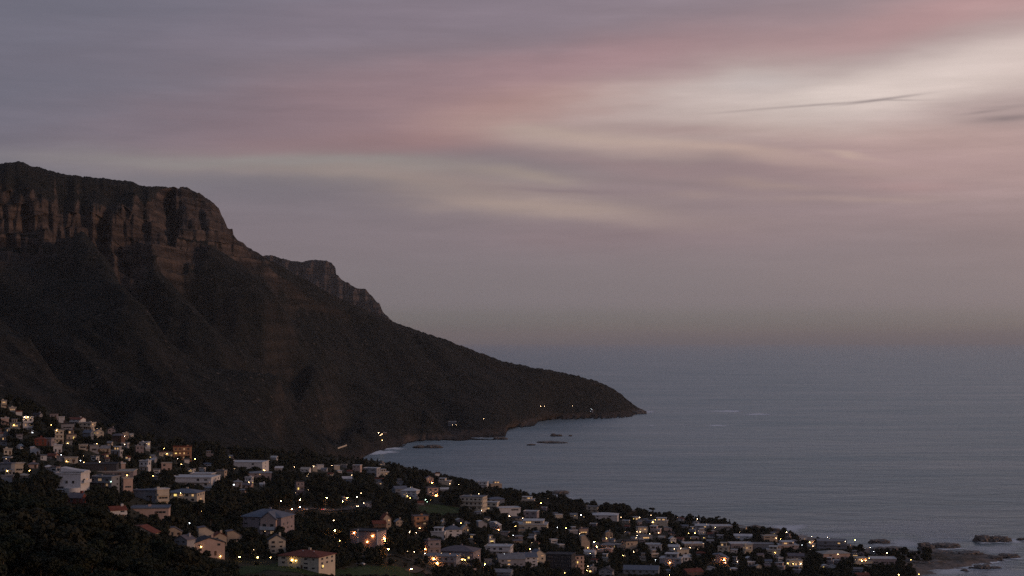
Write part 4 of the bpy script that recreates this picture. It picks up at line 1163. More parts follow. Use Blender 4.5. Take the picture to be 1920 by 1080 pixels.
def free(x, y):
    for xy, r_ in KEEP:
        if r_ is None:
            if inpoly(x, y, xy): return False
        elif any((x - a_) ** 2 + (y - c_) ** 2 < r_ * r_ for a_, c_ in xy): return False
    for h in HOUSES:
        if (x - h['p'].x) ** 2 + (y - h['p'].y) ** 2 < (h['R'] * .92 + .5) ** 2: return False
    return True


LAMPRECT = []
# ------------------------------------------------------------------ lamps: read first so that trees keep clear of them
LIGHTS = [
 # x, y, colour, size (1 small, 2 normal, 3 strong)
 (46, 782, 'w', 3), (52, 782, 'y', 3), (26, 797, 'y', 2), (85, 797, 'w', 1), (94, 797, 'y', 2), (98, 795, 'y', 1), (106, 807, 'y', 2), (127, 831, 'y', 2), (179, 832, 'y', 2), (234, 833, 'w', 2),
 (61, 811, 'c', 2), (112, 853, 'c', 2), (125, 865, 'y', 2), (148, 864, 'c', 2), (157, 867, 'y', 2), (187, 867, 'w', 2), (154, 855, 'w', 1), (14, 883, 'y', 2), (52, 883, 'y', 2), (12, 860, 'w', 1),
 (180, 804, 'w', 1), (233, 818, 'w', 2), (276, 832, 'w', 1), (207, 903, 'g', 2), (238, 891, 'y', 2), (287, 893, 'y', 2), (306, 841, 'y', 2), (313, 851, 'y', 2), (331, 860, 'w', 2), (364, 860, 'o', 2),
 (338, 871, 'y', 2), (358, 880, 'w', 1), (438, 879, 'w', 1), (495, 882, 'y', 3), (436, 909, 'c', 3), (425, 912, 'w', 1), (467, 904, 'w', 2), (550, 876, 'w', 2), (588, 874, 'w', 2), (621, 873, 'w', 2),
 (576, 889, 'w', 1), (574, 893, 'w', 1), (555, 924, 'w', 1), (576, 919, 'w', 1), (524, 940, 'o', 2), (560, 937, 'o', 3), (610, 934, 'o', 3), (545, 955, 'o', 2), (560, 951, 'o', 2), (640, 940, 'o', 2),
 (339, 924, 'y', 2), (352, 981, 'c', 2), (371, 963, 'y', 1), (375, 959, 'y', 1), (623, 976, 'w', 2), (625, 995, 'o', 3), (634, 1014, 'y', 2),
 (651, 934, 'o', 2), (667, 932, 'o', 2), (675, 925, 'w', 2), (658, 891, 'w', 2), (413, 1043, 'y', 2), (449, 1045, 'y', 3), (483, 1046, 'y', 3), (507, 1046, 'y', 2), (548, 1050, 'y', 3), (555, 1051, 'y', 2),
 (472, 1031, 'w', 1), (377, 1025, 'y', 2), (497, 996, 'w', 1), (664, 999, 'o', 2), (699, 1005, 'o', 2), (720, 1010, 'o', 3), (721, 1015, 'o', 2), (689, 1016, 'o', 2), (725, 1030, 'o', 3),
 (768, 1067, 'o', 3), (814, 1048, 'o', 3), (820, 1056, 'o', 3), (867, 1049, 'y', 3), (872, 1050, 'y', 2), (844, 1039, 'o', 1), (857, 1042, 'o', 1), (798, 1030, 'o', 2), (794, 1038, 'w', 2), (774, 1035, 'w', 2),
 (761, 1034, 'w', 1), (828, 1037, 'w', 1), (906, 1059, 'o', 2), (908, 1054, 'w', 1), (787, 990, 'w', 2), (803, 989, 'w', 2), (765, 998, 'w', 2), (767, 996, 'w', 1), (778, 999, 'w', 2), (810, 905, 'o', 2),
 (843, 907, 'w', 2), (858, 909, 'w', 2), (818, 929, 'o', 3), (806, 923, 'w', 1), (812, 925, 'w', 1), (764, 930, 'y', 2), (767, 934, 'y', 2), (796, 937, 'g', 3), (799, 941, 'g', 2), (805, 938, 'y', 1), (768, 914, 'w', 1),
 (862, 924, 'w', 1), (856, 926, 'c', 1), (896, 926, 'w', 2), (903, 957, 'w', 2), (953, 968, 'w', 3), (879, 976, 'w', 1), (907, 977, 'w', 1), (916, 975, 'w', 1), (930, 981, 'w', 1), (862, 981, 'y', 2),
 (935, 993, 'o', 2), (960, 1004, 'c', 2), (936, 1018, 'w', 1), (946, 1039, 'c', 1), (964, 987, 'y', 2), (978, 972, 'w', 2), (1013, 944, 'o', 2), (1026, 935, 'w', 1), (1087, 949, 'w', 1), (1088, 966, 'o', 3),
 (1093, 969, 'w', 1), (1043, 989, 'c', 2), (1060, 991, 'o', 2), (1085, 1001, 'w', 2), (1112, 1016, 'o', 3), (1117, 1026, 'o', 2), (1102, 1027, 'y', 2), (1107, 1038, 'w', 2), (1137, 1010, 'y', 2), (1145, 1008, 'w', 1),
 (992, 1030, 'o', 2), (994, 1029, 'o', 1), (995, 1018, 'w', 1), (1142, 984, 'w', 1), (1154, 989, 'w', 1), (1163, 970, 'w', 2), (1199, 970, 'w', 2), (1219, 966, 'w', 2), (1224, 979, 'y', 3), (1229, 975, 'y', 2),
 (1171, 997, 'w', 1), (1195, 997, 'w', 2), (1200, 997, 'w', 2), (1193, 1004, 'w', 2), (1193, 1009, 'w', 2), (1216, 1001, 'w', 2), (1235, 999, 'w', 2), (1186, 1035, 'w', 2), (1166, 1042, 'y', 2), (1169, 1042, 'w', 1),
 (1227, 1050, 'c', 2), (1256, 1055, 'o', 2), (1265, 1029, 'w', 2), (1276, 1028, 'w', 2), (1100, 1062, 'w', 2), (1106, 1071, 'y', 2), (1098, 1070, 'y', 2), (1059, 1074, 'y', 2), (1170, 1076, 'w', 1), (1253, 1078, 'y', 2),
 (1306, 973, 'w', 3), (1305, 976, 'w', 1), (1268, 971, 'w', 1), (1341, 989, 'w', 2), (1325, 983, 'w', 1), (1289, 1000, 'y', 2), (1301, 1000, 'y', 3), (1304, 996, 'w', 1), (1310, 995, 'w', 1), (1319, 999, 'w', 1), (1385, 998, 'w', 1),
 (1473, 998, 'w', 3), (1455, 1009, 'w', 2), (1462, 1011, 'y', 2), (1520, 1006, 'w', 2), (1529, 1011, 'o', 2), (1550, 1008, 'w', 2), (1555, 1010, 'w', 1), (1585, 1015, 'w', 2), (1593, 1022, 'o', 1), (1519, 1017, 'y', 3),
 (1487, 1017, 'w', 1), (1502, 1022, 'c', 2), (1524, 1024, 'w', 2), (1517, 1030, 'w', 1), (1472, 1032, 'y', 1), (1453, 1036, 'y', 2), (1294, 1027, 'w', 2), (1306, 1030, 'w', 1), (1319, 1019, 'w', 1), (1358, 1050, 'o', 3), (1360, 1055, 'w', 2),
 (1383, 1053, 'w', 2), (1340, 1050, 'w', 1), (1478, 1056, 'y', 2), (1487, 1057, 'y', 2), (1501, 1057, 'w', 3), (1571, 1039, 'w', 2), (1602, 1013, 'o', 2), (1620, 1028, 'c', 1), (1630, 1027, 'w', 2), (1636, 1026, 'w', 1), (1638, 1034, 'c', 2),
 (1661, 1037, 'o', 2), (1604, 1038, 'w', 1), (1628, 1047, 'y', 2), (1602, 1051, 'w', 2), (1616, 1052, 'o', 2), (1623, 1051, 'o', 2), (1706, 1050, 'y', 2), (1683, 1078, 'y', 3), (1721, 1077, 'y', 2)]

for pl in ([(520, 962), (556, 957), (590, 954), (612, 958), (640, 956), (672, 951), (690, 946)], [(735, 1041), (765, 1049)], [(770, 1074), (800, 1070)], [(1125, 1024), (1180, 1012), (1245, 1004)]):
    for (ax, ay), (bx, by) in zip(pl[:-1], pl[1:]):
        for k in range(5):
            x, y = ax + (bx - ax) * k / 5, ay + (by - ay) * k / 5; LAMPRECT.append((x - 4, y - 3, x + 4, y, hit(x, y).y - 2))
for pl in ([(455, 1066), (520, 1058), (600, 1068), (640, 1072), (640, 1080), (450, 1080)], [(660, 1066), (690, 1061), (742, 1063), (786, 1073), (790, 1080), (650, 1080)], [(790, 952), (820, 948), (858, 953), (862, 961), (830, 964), (794, 959)]):
    for x in range(440, 880, 9):
        for y in range(944, 1084, 4):
            if inpoly(x, y, pl) and math.sin(x * .31) * math.cos(y * .5 + x * .1) < .55: LAMPRECT.append((x - 3, y - 2, x + 3, y, hit(x, y).y - 2))
V_, F_, own = [], [], []
for h in HOUSES:
    mw = Matrix.Translation(h['o'].location) @ Matrix.Rotation(h['o'].rotation_euler.z, 4, 'Z')
    for ch in h['o'].children:
        if ch.type == 'MESH' and ch.name.split('.')[0] in ('wall', 'upper_floor', 'wing', 'turret', 'gable', 'balcony', 'roof'):
            n0 = len(V_); V_ += [tuple(mw @ v.co) for v in ch.data.vertices]
            for p in ch.data.polygons: F_.append(tuple(n0 + i for i in p.vertices)); own.append(h)
HBVH = BVHTree.FromPolygons(V_, F_)

BULB = {}


def bulb_mesh(c, r_):
    if (c, r_) not in BULB:
        b = MB(); b.ball((0, 0, 0), r_, .8, 8, 5); me = b.mesh('bulb'); me.materials.append(LAMP[c]); BULB[(c, r_)] = me
    return BULB[(c, r_)]


POLE = {}
SIZE = {1: .11, 2: .19, 3: .32}
CN = dict(w='warm white', o='orange', c='cold white', y='yellow', g='greenish', r='red')
ONHOUSE = 0
def clear_xy(q):
    """moves a lamp's foot out of the houses around it"""
    for k in range(8):
        for h in HOUSES:
            if (q.x - h['p'].x) ** 2 + (q.y - h['p'].y) ** 2 < (h['R'] * .8) ** 2: q = Vector((q.x, q.y - h['R'] * .35, 0)); break
        else: break
    return q


for lx, ly, c, s in LIGHTS:
    cm_ = c + '1' if s == 1 and c in 'wyco' else c
    d = ray(lx, ly).normalized(); hh = HBVH.ray_cast(CAM, d); th = TBVH.ray_cast(CAM, d)
    if hh[0] is not None and (th[0] is None or hh[3] < th[1 + 2] + 2):
        h = own[hh[2]]; n_ = hh[1]
        if n_.dot(d) > 0: n_ = -n_
        nm = 'wall_lamp'
        o = bpy.data.objects.new(nm, bulb_mesh(cm_, SIZE[s] * .9)); COL.objects.link(o)
        mw = Matrix.Translation(h['o'].location) @ Matrix.Rotation(h['o'].rotation_euler.z, 4, 'Z')
        o.parent = h['o']; o.location = mw.inverted() @ (hh[0] + n_ * (SIZE[s] + .12))
        b = MB(); b.tube((0, 0, 0), tuple(mw.to_3x3().inverted() @ (-n_ * (SIZE[s] + .2))), .06, .06, 5); b.build('bracket', M['metal'], o)
        ONHOUSE += 1; LAMPRECT.append((lx - 4, ly - 4, lx + 4, ly + 4, h['Y'] - 1)); continue
    if s == 1 and (lx * 7 + ly * 3) % 5 < 2: continue
    base = hit(lx, ly + 14); Yd = base.y
    low = s == 2 and c == 'y' and ly > 1035 and lx < 560
    hpole = 1.9 if c == 'y' and 400 < lx < 520 and ly > 1035 else (7.5 if s == 3 or c == 'o' else 4.5)
    for k in range(3):
        base = hit(lx, ly + hpole * F / Yd); Yd = base.y
    base = Vector((base.x, base.y, gz(base.x, base.y)))
    hz_ = base.z; px_, py_, _ = project(base); hp = (py_ - ly) * Yd / F
    hp = max(1.2, hp)
    root = empty('street_lamp' if hp > 3 else 'garden_lamp', base)
    b = MB(); b.tube((0, 0, -.6), (0, 0, hp), .10 if hp > 3 else .07, .06, 7)
    if hp > 3: b.tube((0, 0, hp), (.9, -.2, hp + .25), .05, .04, 6); b.box(.55, 1.25, -.38, -.02, hp + .22, hp + .36)
    b.build('pole', M['metal'], root)
    o = bpy.data.objects.new('lamp_head', bulb_mesh(cm_, SIZE[s])); COL.objects.link(o); o.parent = root
    o.location = (.9, -.2, hp + .1) if hp > 3 else (0, 0, hp + SIZE[s] * .6)
    start = ('%s%s lamp on a pole' % ('bright ' if s == 3 else 'small ' if s == 1 else '', CN[c])) if hp > 3 else '%s low garden lamp' % CN[c]
    tag(root, worded(start, lx, ly + 6, Yd), 'street lamp' if hp > 3 else 'garden lamp', 'lamps lit at dusk in the town')
    LAMPRECT.append((lx - 5, ly - 5, lx + 5, ly + 5, Yd - .5)); KEEP.append(([(base.x, base.y)], 2.5))

# ------------------------------------------------------------------ trees
def leaf_cloud(seed, lobes, n, size, droop=.0, up=.35):
    """leaf-sized faces spread over and inside rounded lobes (cx, cy, cz, r, squash)"""
    g = np.random.default_rng(seed)
    w = np.array([l[3] ** 2 for l in lobes]); w = w / w.sum()
    k = g.choice(len(lobes), n, p=w); L = np.array(lobes)[k]
    d = g.normal(size=(n, 3)); d /= np.linalg.norm(d, axis=1)[:, None]
    d[:, 2] = np.where(g.random(n) < .3, np.abs(d[:, 2]), d[:, 2])
    rr = L[:, 3] * (1 - .5 * g.random(n) ** 2.2) * (.85 + .3 * vnoise(d[:, 0] * 2.3 + k, d[:, 1] * 2.3, d[:, 2] * 2.3, seed=seed))
    c = L[:, :3] + d * rr[:, None] * np.stack([np.ones(n), np.ones(n), L[:, 4]], -1)
    nm = d + g.normal(size=(n, 3)) * .7 + np.array([0, 0, up]); nm /= np.linalg.norm(nm, axis=1)[:, None]
    a = np.cross(nm, g.normal(size=(n, 3))); a /= np.linalg.norm(a, axis=1)[:, None]
    b_ = np.cross(nm, a)
    s = size * (.55 + .9 * g.random(n))[:, None]
    V = np.stack([c - a * s - b_ * s * .55, c + a * s * .2 - b_ * s * .75, c + a * s + b_ * s * .3, c - a * s * .35 + b_ * s * .75], 1).reshape(-1, 3)
    return V


def lobes_round(seed, R, z0, z1, n):
    g = random.Random(seed); out = []
    for k in range(n):
        u = g.random(); z = z0 + (z1 - z0) * u; f = math.sin(math.pi * (.18 + .74 * u)) ** .7
        an = g.uniform(0, 6.28); q = R * f * g.uniform(.25, .72)
        out.append((q * math.cos(an), q * math.sin(an), z, R * g.uniform(.32, .52), g.uniform(.6, .85)))
    return out


def trunk_mb(H, r0, lobes, seed, lean=.04):
    g = random.Random(seed); b = MB(); top = Vector((g.uniform(-lean, lean) * H, g.uniform(-lean, lean) * H, H * .62))
    mid = Vector((top.x * .4, top.y * .5, H * .32))
    b.tube((0, 0, -1.2), mid, r0, r0 * .75, 7); b.tube(mid, top, r0 * .75, r0 * .4, 7)
    for l in g.sample(lobes, min(5, len(lobes))):
        b.tube(mid.lerp(top, g.uniform(.3, 1)), (l[0] * .8, l[1] * .8, l[2]), r0 * .32, r0 * .1, 5)
    return b


TREES = {}


def tree_kind(kind, seed, big):
    """returns (trunk mesh, crown mesh, nominal height, crown radius)"""
    key = (kind, seed, big)
    if key in TREES: return TREES[key]
    g = random.Random(seed * 31 + len(kind))
    q = 1 if big else 0
    if kind == 'round':
        H, R = 9.0, 4.2; lb = lobes_round(seed, R, 3.0, 7.6, 13); n, sz = (3600, .34) if q else (1250, .52)
        V = leaf_cloud(seed, lb, n, sz); leaf, bark = 'leaf', 'bark'
    elif kind == 'olive':
        H, R = 8.0, 4.4; lb = lobes_round(seed + 50, R, 2.4, 6.4, 11); n, sz = (3000, .34) if q else (1000, .52)
        V = leaf_cloud(seed, lb, n, sz); leaf, bark = 'leaf2', 'bark'
    elif kind == 'umbrella':
        H, R = 13.0, 5.6; lb = [(l[0] * 1.15, l[1] * 1.15, l[2], l[3] * .8, .45) for l in lobes_round(seed + 90, R, 8.2, 11.6, 14)]; n, sz = (4200, .33) if q else (1200, .5)
        V = leaf_cloud(seed, lb, n, sz, up=.6); leaf, bark = 'pine', 'palebark'
    elif kind == 'cypress':
        H, R = 11.0, 1.7; lb = [(g.uniform(-.25, .25), g.uniform(-.25, .25), 1.2 + k * .95, 1.55 * math.sin(math.pi * min(.95, .25 + .7 * k / 10)) ** .8 + .15, 1.1) for k in range(10)]; n, sz = (1500, .3) if q else (620, .45)
        V = leaf_cloud(seed, lb, n, sz, up=.8); leaf, bark = 'pine', 'bark'
    elif kind == 'conifer':
        H, R = 17.0, 4.2; lb = []
        for k in range(11):
            z = 2.5 + k * 1.3; q_ = 4.0 * (1 - k / 11.5)
            for j in range(7): lb.append((q_ * .62 * math.cos(j * .9 + k), q_ * .62 * math.sin(j * .9 + k), z, .34 * q_ + .3, .4))
        V = leaf_cloud(seed, lb, 2400, .45, up=.5); leaf, bark = 'pine', 'bark'
    elif kind == 'rust':
        H, R = 6.5, 3.4; lb = lobes_round(seed + 7, R, 1.6, 5.2, 9); V = leaf_cloud(seed, lb, 520, .42); leaf, bark = 'rust', 'bark'
    elif kind == 'palm':
        H, R = 9.0, 2.6; b = MB(); g2 = random.Random(seed)
        for k in range(26):
            an = k * 2.4; el_ = g2.uniform(-.5, 1.1); p0 = Vector((0, 0, 8.3)); L_ = g2.uniform(2.2, 3.0); px_ = p0
            dv = Vector((math.cos(an) * math.cos(el_), math.sin(an) * math.cos(el_), math.sin(el_))); sd_ = Vector((-math.sin(an), math.cos(an), 0))
            for s_ in range(4):
                p1 = px_ + dv * L_ / 4; dv = (dv + Vector((0, 0, -.32))).normalized(); wv = .34 * (1 - s_ / 4.6)
                b.poly([px_ - sd_ * wv, px_ + sd_ * wv, p1 + sd_ * wv * .8, p1 - sd_ * wv * .8]); px_ = p1
        V = np.array(b.v); lb = [(0, 0, 8, .5, 1)]; leaf, bark = 'pine', 'bark'
    cm = np_mesh('crown', V, np.arange(len(V)).reshape(-1, 4)); cm.materials.append(M[leaf])
    tm = trunk_mb(H, .16 + H * .014, lb if kind != 'palm' else [(0, 0, 8.2, .5, 1)], seed).mesh('trunk') if kind not in ('palm', 'conifer') else None
    if tm is None:
        b = MB(); b.tube((0, 0, -1), (.1, 0, H * .5), .30, .22, 8); b.tube((.1, 0, H * .5), (0, 0, H * .93), .22, .14, 8); tm = b.mesh('trunk')
    tm.materials.append(M[bark])
    TREES[key] = (tm, cm, H, R); return TREES[key]


TNAME = dict(round='dark round tree', olive='olive-green bushy tree', umbrella='umbrella pine', cypress='narrow cypress', conifer='tall layered conifer', rust='rusty brown bush-like tree', palm='palm tree')


def put_tree(kind, seed, x, y, height, big, label=None, group=None, cat='tree', zoff=0.0):
    tm, cm, H, R = tree_kind(kind, seed, big)
    s = height / H
    root = empty(TNAME[kind].replace('-', '_').replace(' ', '_') if False else ('palm_tree' if kind == 'palm' else 'pine_tree' if kind in ('umbrella', 'conifer') else 'cypress_tree' if kind == 'cypress' else 'tree'), (x, y, gz(x, y) - .1 + zoff), rng.uniform(0, 6.28))
    root.scale = (s * rng.uniform(.9, 1.12), s * rng.uniform(.9, 1.12), s)
    for nm_, me in (('trunk', tm), ('crown', cm)):
        o = bpy.data.objects.new(nm_, me); COL.objects.link(o); o.parent = root
    tag(root, label, cat, group); return root


# dark wood on the near hill
SIL = [(-60, 895), (0, 903), (60, 921), (150, 938), (200, 962), (250, 984), (300, 1004), (340, 1020), (380, 1034), (420, 1046), (470, 1062), (520, 1080), (600, 1110)]
placed = []
nwood = 0
for k in range(9000):
    px = rng.uniform(-50, 500); Yd = rng.uniform(370, 590)
    lim = 395 + 0.06 * max(0, px)
    x = (px - 960) / F * Yd; g_ = gz(x, Yd)
    ys = float(np.interp(px, [s_[0] for s_ in SIL], [s_[1] for s_ in SIL]))
    pb = project((x, Yd, g_))
    hmax = (pb[1] - ys) * Yd / F
    hh_ = min(rng.uniform(8.5, 15.5), hmax * rng.uniform(.93, 1.03))
    if hh_ < 2.6 or pb[1] - hh_ * F / Yd > 1085: continue
    if any(rect_hit((px - hh_ * .35 * F / Yd, pb[1] - hh_ * F / Yd, px + hh_ * .35 * F / Yd, pb[1]), l_[:4]) for l_ in LAMPRECT if l_[4] > Yd): continue
    if any((x - a_) ** 2 + (Yd - c_) ** 2 < (2.1 + .28 * min(hh_, q_)) ** 2 for a_, c_, q_ in placed): continue
    placed.append((x, Yd, hh_)); nwood += 1
    kd = rng.choice(['umbrella', 'umbrella', 'round', 'round', 'olive', 'umbrella'] if hh_ > 8 else ['round', 'olive'])
    put_tree(kd, rng.randint(1, 3), x, Yd, hh_, True, 'dark tree in the dense unlit wood on the near hill', 'trees of the dark wood on the near hill')
    if nwood >= 128: break

# marked trees
for px, py, kd, hpx, lab in ((1114, 958, 'conifer', 23, 'tall layered conifer standing above the sea-front villas'), (1090, 955, 'palm', 12, 'left palm of two beside the tall conifer'), (1100, 956, 'palm', 13, 'right palm of two beside the tall conifer'),
                             (1304, 981, 'cypress', 14, 'narrow dark tree beside a bright lamp by the water'), (1368, 986, 'conifer', 14, 'small pointed conifer near the rocky beach'), (1405, 1010, 'palm', 10, 'palm in front of the broad white house behind the beach'),
                             (1372, 1012, 'palm', 11, 'palm left of the broad white house behind the beach'), (1166, 970, 'rust', 13, 'rusty brown bush, left one of the bare clump by the sea'), (1177, 971, 'rust', 15, 'rusty brown bush in the middle of the bare clump by the sea'),
                             (1188, 971, 'rust', 16, 'tallest rusty brown bush of the bare clump by the sea'), (1195, 972, 'rust', 12, 'rusty brown bush, right one of the bare clump by the sea'), (1145, 968, 'round', 17, 'dark round tree right of the broad white villa by the sea'),
                             (683, 825, 'rust', 16, None)):
    if lab is None: continue
    p = hit(px, py); put_tree(kd, 1, p.x, p.y, hpx * p.y / F, False, lab, cat='palm' if kd == 'palm' else 'tree'); placed.append((p.x, p.y, 5))

# trees between the houses
CAND = []
r8 = random.Random(99)
def tree_ok(x, y, g_, hgt, wid, allow=.0):
    px, py, Yd = project((x, y, g_)); k = F / Yd
    rc = (px - wid * .5 * k, py - hgt * k, px + wid * .5 * k, py)
    for h in HOUSES:
        if h['Y'] > Yd + 1:
            a_, b_, c_, d_ = h['rect']; w_, q_ = c_ - a_, d_ - b_
            core = (a_ + w_ * .20, b_ - 2, c_ - w_ * .16, d_ - q_ * (.36 if h['hero'] else .5))
            if rect_hit(rc, core): return False
    for a_, b_, c_, d_, Yl in LAMPRECT:
        if Yl > Yd - 1 and rect_hit(rc, (a_, b_, c_, d_)): return False
    return True


for k in range(26000):
    px = r8.uniform(-10, 1745)
    py = r8.uniform(float(np.interp(px, [0, 150, 300, 500, 600, 700, 900, 1100, 1300, 1500, 1700], [750, 798, 834, 852, 850, 862, 904, 946, 970, 1003, 1036])), 1120)
    p = hit(px, py)
    if p is None or p.y < 640 or p.z < 2.8: continue
    q = project(p)
    if abs(q[1] - py) > 2: continue
    ridge = py < float(np.interp(px, [0, 600, 700, 900, 1000], [0, 868, 878, 915, 940])) and 560 < px < 1010
    dens = .9
    hgt = r8.choice([4, 5, 6, 7, 8, 9, 11]) * r8.uniform(.85, 1.15)
    if ridge: hgt = r8.uniform(2.5, 4.6)
    if px > 1180: hgt *= .78
    kd = r8.choices(['round', 'olive', 'umbrella', 'cypress'], [6, 4, 1.2 if hgt > 8 else 0, .5])[0]
    wid = hgt * dict(round=.92, olive=1.05, umbrella=.85, cypress=.3)[kd]
    if any((p.x - a_) ** 2 + (p.y - c_) ** 2 < (1.0 + .30 * (hgt + min(q_, 9))) ** 2 for a_, c_, q_ in placed): continue
    if not free(p.x, p.y) or not tree_ok(p.x, p.y, p.z, hgt, wid): continue
    placed.append((p.x, p.y, hgt)); CAND.append((hgt * F / p.y, kd, p.x, p.y, hgt, px, py))
CAND.sort(reverse=True)
NTREE = 285 - nwood
TUSED = set()
for sz_, kd, x, y, hgt, px, py in CAND[:NTREE]:
    put_tree(kd, r8.randint(1, 4), x, y, hgt, False, worded(TNAME[kd], px, py, y, TUSED), 'trees between the houses of the town')
# the many smaller ones run together into one dark growth
allV, allQ, off_ = [], 0, 0
tv, tf = [], []
for sz_, kd, x, y, hgt, px, py in CAND[NTREE:]:
    tm, cm, H, R = tree_kind(kd, r8.randint(1, 4), False)
    V = np.empty(len(cm.vertices) * 3, np.float32); cm.vertices.foreach_get('co', V); V = V.reshape(-1, 4, 3)
    keep = nrg.random(len(V)) < (.42 if y < 1500 else .28); V = V[keep]
    ctr = V.mean(1, keepdims=True); V = ctr + (V - ctr) * (1.45 if y < 1500 else 1.75)
    s = hgt / H; a_ = r8.uniform(0, 6.28); ca, sa = math.cos(a_), math.sin(a_)
    V = V.reshape(-1, 3) * s; V = np.stack([V[:, 0] * ca - V[:, 1] * sa + x, V[:, 0] * sa + V[:, 1] * ca + y, V[:, 2] + gz(x, y) - .1], -1); allV.append(V)
V = np.concatenate(allV)
tag(link('woodland', np_mesh('woodland', V, np.arange(len(V)).reshape(-1, 4)), M['leaf']), 'small dark trees growing together all over the slope between the houses', 'woodland', kind='stuff')
# low shrubs
bV = []; nb = 0
for k in range(16000):
    px = r8.uniform(-20, 1760); py = r8.uniform(745, 1120)
    p = hit(px, py)
    if p is None or p.y < 330 or p.z < 2.6: continue
    q = project(p)
    if abs(q[1] - py) > 2: continue
    hgt = r8.uniform(.9, 2.6) * (1 if px < 1200 else .75)
    if not free(p.x, p.y) or not tree_ok(p.x, p.y, p.z, hgt, hgt * 1.6): continue
    lb = [(r8.uniform(-.6, .6) * hgt, r8.uniform(-.6, .6) * hgt, hgt * r8.uniform(.25, .55), hgt * r8.uniform(.4, .6), .8) for _ in range(3)]
    V = leaf_cloud(k, lb, 34, .30 + .14 * hgt + (.15 if p.y > 1300 else 0)); V += np.array([p.x, p.y, gz(p.x, p.y)]); bV.append(V); nb += 1
    if nb > 3000: break
V = np.concatenate(bV)
tag(link('shrubs', np_mesh('shrubs', V, np.arange(len(V)).reshape(-1, 4)), M['leaf2']), 'low shrubs and garden growth covering the ground between houses', 'shrubs', kind='stuff')
print('LAMPS on houses', ONHOUSE, 'of', len(LIGHTS), 'wood', nwood, 'cands', len(CAND), 'bushes', nb, 'houses', len(HOUSES))

# ------------------------------------------------------------------ cars
def car(px, py, yaw, body, lab, tail=False, heads=False, far=False):
    p = hit_any(px, py) if far else hit(px, py)
    z = p.z + (.22 if not far else .1)
    root = empty('car', (p.x, p.y, z), RAD(yaw))       # front looks along -y
    b = MB()
    prof = [(-2.15, .28), (2.15, .28), (2.2, .62), (2.1, .92), (1.15, 1.0), (-1.15, 1.02), (-2.1, .86), (-2.18, .55)]
    b.prism([(a_, c_) for a_, c_ in prof], -.86, .86, axis='x')
    o = b.build('body', M[body], root)
    b = MB(); b.prism([(-1.1, 1.0), (1.45, .98), (.95, 1.46), (-.45, 1.48)], -.76, .76, axis='x'); b.build('cabin', M['glass'], root)
    for sx_ in (-.84, .84):
        for sy_ in (-1.35, 1.35):
            w_ = MB(); w_.tube((sx_ - .1, sy_, .32), (sx_ + .1, sy_, .32), .32, .32, 12); w_.build('wheel', M['dark'], root)
        if heads: h_ = MB(); h_.ball((sx_ * .72, -2.2, .68), .17 if not far else .28, .8, 8, 5); h_.build('headlight', LAMP['w'], root)
        if tail: h_ = MB(); h_.ball((sx_ * .8, 2.14 if not heads else 2.14, .78), .15, .8, 8, 5); h_.build('tail_light', LAMP['r'], root)
    tag(root, lab, 'car', 'cars on the roads at dusk'); return root


car(607, 957, 165, 'white', 'pale car with red tail lights on the orange-lit road', tail=True)
car(571, 957, 60, 'white', 'white car at the bend of the orange-lit road')
car(572, 971, 40, 'white', 'pale car below the bend of the orange-lit road')
car(512, 924, 180, 'red', 'car glowing red from its tail lights in the dark wood', tail=True)
car(682, 945, 20, 'grey', 'car with dazzling headlights at the top of the road', heads=True)
car(669, 951, 20, 'grey', 'second car with dazzling headlights lower on the road', heads=True)
car(676, 1060, 70, 'white', 'white car parked at the upper edge of the lawn')
car(1012, 762, 75, 'grey', 'left of two cars with headlights close together on the far coast road', heads=True, far=True)
car(1019, 762, 75, 'grey', 'right of two cars with headlights close together on the far coast road', heads=True, far=True)
car(1072, 762, 75, 'grey', 'single car with headlights further out on the far coast road', heads=True, far=True)

# ------------------------------------------------------------------ far shore
def far_house(px0, py0, px1, py1, kind, wall, roof, yaw, lit, short):
    p = hit_any((px0 + px1) / 2, py1)
    return place(px0, py0, px1, py1, kind, wall, roof, yaw, lit, short, on=p, near=False)


far_house(840, 790, 856, 797, 'F', 'slate', 'rw', -12, .1, 'white house by itself at the water under the mountain')
far_house(1106, 769, 1112, 773, 'F', 'slate', 'rw', -12, .2, 'tiny white house on the far headland shore')
far_house(718, 811, 725, 815, 'F', 'brown', 'rw', 10, .2, 'little house behind bright lamps at the head of the bay')
def far_lamp(px, py, c, s, lab):
    p = hit_any(px, py + 4); root = empty('street_lamp', p); hp = max(2.5, (project(p)[1] - py) * p.y / F)
    b = MB(); b.tube((0, 0, -.5), (0, 0, hp), .1, .07, 6); b.build('pole', M['metal'], root)
    o = bpy.data.objects.new('lamp_head', bulb_mesh(c, s)); COL.objects.link(o); o.parent = root; o.location = (0, 0, hp + .2)
    tag(root, lab, 'street lamp', 'lamps on the far shore')


for a_ in ((710, 812, 'w', .5, 'brightest lamp of the cluster at the head of the bay'), (713, 816, 'w', .4, 'lowest lamp of the cluster at the head of the bay'), (716, 814, 'w', .4, 'right lamp of the cluster at the head of the bay'),
           (717, 826, 'y', .45, 'single lamp at the beach below the lamp cluster'), (907, 785, 'w', .28, 'lone lamp on the dark slope above the cove'), (848, 797, 'w', .3, 'lamp in front of the white house at the water'),
           (855, 797, 'w', .25, 'lamp at the right corner of the white house at the water'), (1109, 767, 'c', .34, 'upper lamp at the tiny headland house'), (1108, 772, 'c', .28, 'lower lamp at the tiny headland house')): far_lamp(*a_)
